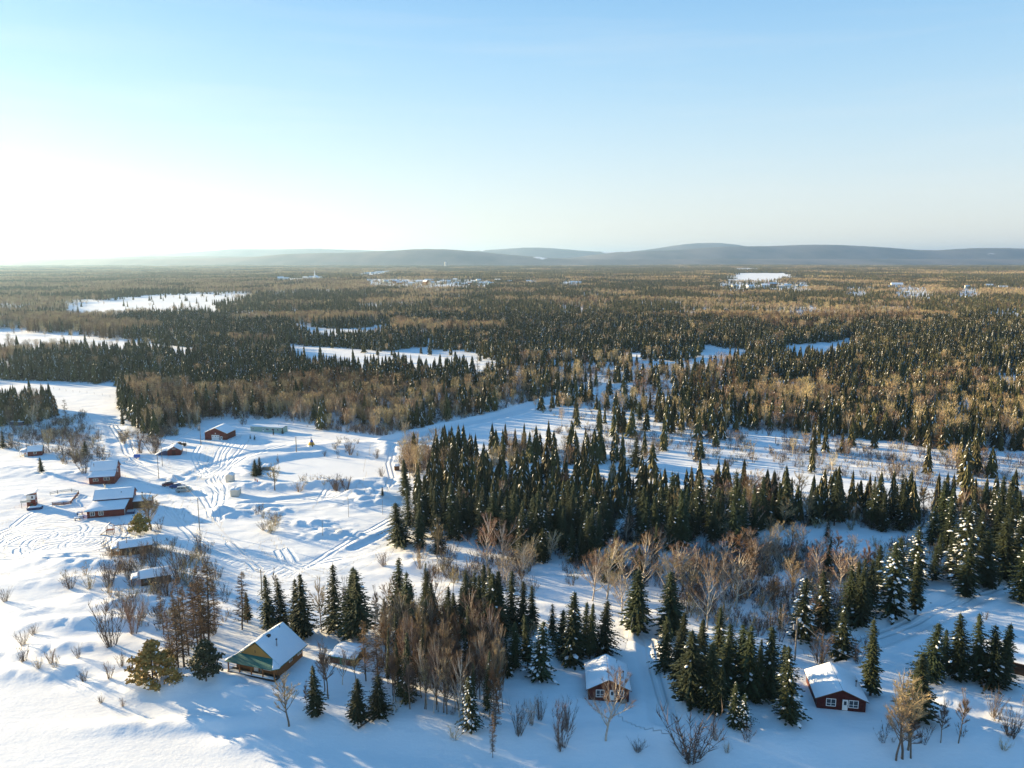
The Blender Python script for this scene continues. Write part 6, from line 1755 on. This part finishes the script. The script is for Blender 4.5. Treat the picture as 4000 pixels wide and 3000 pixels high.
hero_arr = np.array([(b.x, b.y) for b in hero_xy])
BUILD_PX = [[(880, 2480), (1200, 2430), (1210, 2600), (1080, 2670), (880, 2640)], [(2280, 2600), (2470, 2600), (2480, 2760), (2280, 2760)],
            [(3150, 2620), (3400, 2620), (3400, 2810), (3150, 2790)], [(1280, 2500), (1440, 2510), (1440, 2610), (1280, 2620)],
            [(3820, 2560), (4100, 2640), (4100, 2780), (3820, 2640)], [(780, 1640), (940, 1640), (940, 1730), (780, 1730)], [(960, 1640), (1120, 1640), (1120, 1700), (960, 1700)]]
def clear_of(P):
    k = np.ones(len(P), bool)
    for hx, hy in hero_arr: k &= np.hypot(P[:, 0] - hx, P[:, 1] - hy) > 1.7
    px, py = project(P[:, 0], P[:, 1], P[:, 2])
    for poly in BUILD_PX: k &= ~inpoly(px, py, poly)
    return k
ok = clear_of(P)
nS = max(0, 300 - len(HS)); nB = max(0, 300 - len(HB))
order_c = [i for i in order_c if ok[i]]; order_d = [i for i in order_d if ok[i]]
def stand_of(px, py):
    if py < 1700 and px < 400: return ('in the stand at the left edge beyond the snowy field', 'stand at the left edge')
    if 1550 < px < 2490 and py > 1840 and py < 2180: return ('in the dense dark stand left of centre', 'dense stand left of centre')
    if px >= 2450 and 1840 < py < 2170: return ('in the long dark stand right of centre', 'long stand right of centre')
    if 1450 < px < 2150 and py > 2560: return ('in the shaded copse between the two near houses', 'copse between the two near houses')
    if 1450 < px < 2150 and py > 2380: return ('among the trees behind the shaded copse', 'trees behind the shaded copse')
    if px > 3250 and 2090 < py: return ('on the slope above the right-hand road', 'slope above the right-hand road')
    if 1950 < px < 2750 and 2140 < py: return ('in the mixed fringe below the dark stands', 'mixed fringe below the dark stands')
    if 2600 < px and 2140 < py: return ('in the shaded scrub right of centre', 'shaded scrub')
    if 1600 < px < 2450 and py > 2160: return ('on the sunlit slope before the dense stand', 'sunlit slope before the dense stand')
    if px < 800 and py > 1640: return ('in the brush around the red houses', 'brush around the red houses')
    if 1850 < px < 2490 and py > 1690: return ('in the small clumps behind the dense stand', 'clumps behind the dense stand')
    if px < 1850 and py > 1640: return ('at the near edge of the wood behind the yard', 'edge of the wood behind the yard')
    if px > 2400 and py > 1780: return ('along the near side of the white open belt', 'near side of the open belt')
    return ('at the near edge of the woods beyond the white open belt', 'woods beyond the open belt')
STS = {}
def add_ind(sel, kind, word, plural):
    items = []
    for i in sel:
        x, y, z = P[i]; px, py = project(x, y, z); px, py = float(px), float(py); where, grp = stand_of(px, py)
        h = {'spruce': _r.uniform(7.5, 14.5), 'bare': _r.uniform(7, 12.5)}[kind]
        if 'copse between' in grp: h = _r.uniform(8.5, 13)
        if 'dense stand' in grp and kind == 'spruce': h = _r.uniform(8, 12) + (py - 1860) / 320 * 3.5
        if 'long stand' in grp and kind == 'spruce': h = _r.uniform(10.5, 17)
        if 'shaded scrub' in grp: h *= .95
        v = _r.randrange(60)
        if kind == 'bare' and 'copse between' in grp: v = [4, 6, 2, 4, 6, 5][v % 6]
        sn = kind == 'spruce' and _r.random() < .05
        items.append((x, y, z, px, py, where, grp, h, v, sn))
    by = {}
    for it in items: by.setdefault(it[6], []).append(it)
    for grp, its in by.items():
        pxs = sorted(i[3] for i in its); pys = sorted(i[4] for i in its)
        for (x, y, z, px, py, where, g_, h, v, sn) in its:
            fx = pxs.index(px) / max(1, len(pxs) - 1); fy = pys.index(py) / max(1, len(pys) - 1)
            size = 'snowy' if sn else ('low' if h < 9 else ('tall' if h > 12 else 'middling'))
            if kind == 'bare': size += ' pale' if v % 7 in (0, 1, 3, 5) else ' grey'
            cx_ = ['left end', 'left part', 'middle', 'right part', 'right end'][min(4, int(fx * 5))]
            ry = ['back', 'inside', 'front'][min(2, int(fy * 3))]
            lab = '%s %s, %s %s, %s' % (size, word, cx_, ry, grp)
            place_tree(kind, (x, y, z), h, lab, '%s: %s' % (plural, grp), v, _r.uniform(0, 6.28), _r.uniform(.75, 1.35) * (.6 if 'copse between' in grp else 1), sn)
add_ind(order_c[:nS], 'spruce', 'spruce', 'spruces')
add_ind(order_d[:nB], 'bare', 'leafless tree', 'leafless trees')
rc = np.array(order_c[nS:], int); rd = np.array(order_d[nB:], int)

def sc(n, lo, hi):
    s = RNG.uniform(lo, hi, n); w_ = s * RNG.uniform(.8, 1.2, n); return np.column_stack([w_, w_, s])
def put(name, label, cat, coll, pts, nvar, lo, hi, idx=None):
    n = len(pts)
    if n: scatter(name, label, cat, coll, pts, RNG.integers(0, nvar, n) if idx is None else idx, sc(n, lo, hi), RNG.uniform(0, 6.28, n))
def bare_idx(p):
    n = fbm(p[:, 0] / 90, p[:, 1] / 60, 91, 3)
    v = RNG.integers(0, 4, len(p)); return np.where((n > .60) & (RNG.random(len(p)) < .7), 4, v)
nS_, nD_ = len(rc), len(rd)
near_c = P[rc][:, 1] < 300
s_c = sc(nS_, .55, 1.15); s_c[near_c] = sc(int(near_c.sum()), .6, 1.1)
scatter('spruce_wood', 'dark green spruces of the woods across the middle distance', 'spruce wood', LIB_C0, P[rc], RNG.integers(0, 6, nS_), s_c, RNG.uniform(0, 6.28, nS_))
put('bare_wood', 'leafless beige trees of the woods across the middle distance', 'leafless wood', LIB_D0, P[rd], 5, .6, 1.15, bare_idx(P[rd]))
F = with_z(far)
put('distant_spruce_wood', 'dark conifers of the distant plain below the village', 'spruce wood', LIB_C1, F[conf], 5, .6, 1.1)
put('distant_bare_wood', 'pale leafless trees of the distant plain below the village', 'leafless wood', LIB_D1, F[~conf], 5, .6, 1.05, bare_idx(F[~conf]))
# farthest woods, in pieces of a hundred metres
T = jitter_grid(2680, 12500, 92, .75)
D, C, U = zone_fields(T[:, 0], T[:, 1])
D2 = np.minimum(D, np.minimum(zone_fields(T[:, 0], T[:, 1] - 60)[0], zone_fields(T[:, 0], T[:, 1] + 60)[0]))
T = T[D2 > .3]
cf = species(T[:, 0] * .45, T[:, 1] * .45, np.full(len(T), np.nan))
vi = np.clip(np.round((1 - cf) * 5 + RNG.normal(0, .35, len(T))), 0, 5).astype(int)
TP = with_z(T, -1)
nT = len(T)
scatter('horizon_wood', 'hazy mixed forest reaching from the village to the hills', 'forest', LIB_T, TP, vi,
        np.column_stack([np.full(nT, 1.0), np.full(nT, 1.0), RNG.uniform(.8, 1.2, nT)]), RNG.integers(0, 4, nT) * PI / 2)
# undergrowth
Ug = np.concatenate([jitter_grid(130, 330, 1.4, .72), jitter_grid(330, 520, 2.1, .72)])
D, C, U = zone_fields(Ug[:, 0], Ug[:, 1])
clump = fbm(Ug[:, 0] / 9, Ug[:, 1] / 9, 95, 3)
Ug = Ug[RNG.random(len(Ug)) < np.minimum(U, 1) * sstep(clump + (U > 1) * .12, .30, .50) * .92]
Ug = with_z(Ug); Ug = Ug[clear_of(Ug)]
put('undergrowth', 'low leafless brush covering the forest floor and its fringes', 'undergrowth', LIB_U, Ug, 3, .55, 1.8)
BP = [([(215, 1660), (330, 1620), (330, 1730), (430, 1800), (380, 1850), (250, 1830), (220, 1790), (290, 1770), (170, 1700)], .5),
      ([(460, 1700), (640, 1690), (620, 1770), (560, 1740), (480, 1780)], .55), ([(400, 2140), (640, 2150), (660, 2230), (640, 2330), (700, 2420), (600, 2440), (480, 2260), (420, 2280)], .8),
      ([(640, 2100), (800, 2120), (880, 2280), (700, 2350)], .6), ([(620, 2330), (900, 2300), (900, 2440), (820, 2540), (640, 2560)], .45), ([(420, 2330), (650, 2330), (640, 2480), (380, 2440)], .6),
      ([(230, 2240), (420, 2240), (460, 2310), (250, 2320)], .35), ([(0, 2560), (250, 2560), (240, 2640), (80, 2640)], .2),
      ([(1130, 1900), (1400, 1880), (1400, 1925), (1150, 1930)], .25), ([(1300, 1750), (1400, 1735), (1400, 1780), (1320, 1790)], .5),
      ([(1520, 2900), (1900, 2920), (2060, 2960), (1950, 2800), (1500, 2780)], .3), ([(3380, 2850), (3800, 2880), (3900, 2960), (3420, 2980)], .45), ([(2560, 2860), (2900, 2850), (3100, 2800), (3120, 2850), (2900, 2930)], .15),
      ([(460, 2070), (640, 2060), (620, 2120), (470, 2110)], .5), ([(980, 2010), (1100, 2020), (1100, 2090), (1000, 2080)], .25), ([(3800, 2740), (4000, 2780), (4000, 2900), (3850, 2880)], .4),
      ([(0, 1700), (150, 1690), (200, 1740), (60, 1770)], .2), ([(3050, 2440), (3400, 2490), (3420, 2580), (3120, 2590)], .3)]
Br = jitter_grid(110, 380, 1.5, .72); pxb, pyb = project(Br[:, 0], Br[:, 1], 1.5)
pr = np.zeros(len(Br))
for poly, pb in BP: pr[inpoly(pxb, pyb, poly)] = pb
Br = Br[RNG.random(len(Br)) < pr * sstep(fbm(Br[:, 0] / 6, Br[:, 1] / 6, 97, 3), .38, .58)]
Br = with_z(Br); Br = Br[clear_of(Br)]
put('brush', 'bare brush on the banks and around the cabins', 'brush', LIB_U, Br, 3, .5, 1.6)

# ------------------------------------------------------------------ haze
hz = MB(); hz.box(-45000, 45000, -3000, 39500, -60, 460)
hm = bpy.data.materials.new('haze'); hm.use_nodes = True
hn = hm.node_tree; hn.nodes.clear()
ho = hn.nodes.new('ShaderNodeOutputMaterial'); pv = hn.nodes.new('ShaderNodeVolumePrincipled')
pv.inputs['Color'].default_value = (.46, .70, 1.0, 1); pv.inputs['Density'].default_value = 4.8e-5
pv.inputs['Anisotropy'].default_value = .5
hn.links.new(pv.outputs[0], ho.inputs['Volume'])
h_ = hz.build('haze', [hm]); tag(h_, kind='stuff')
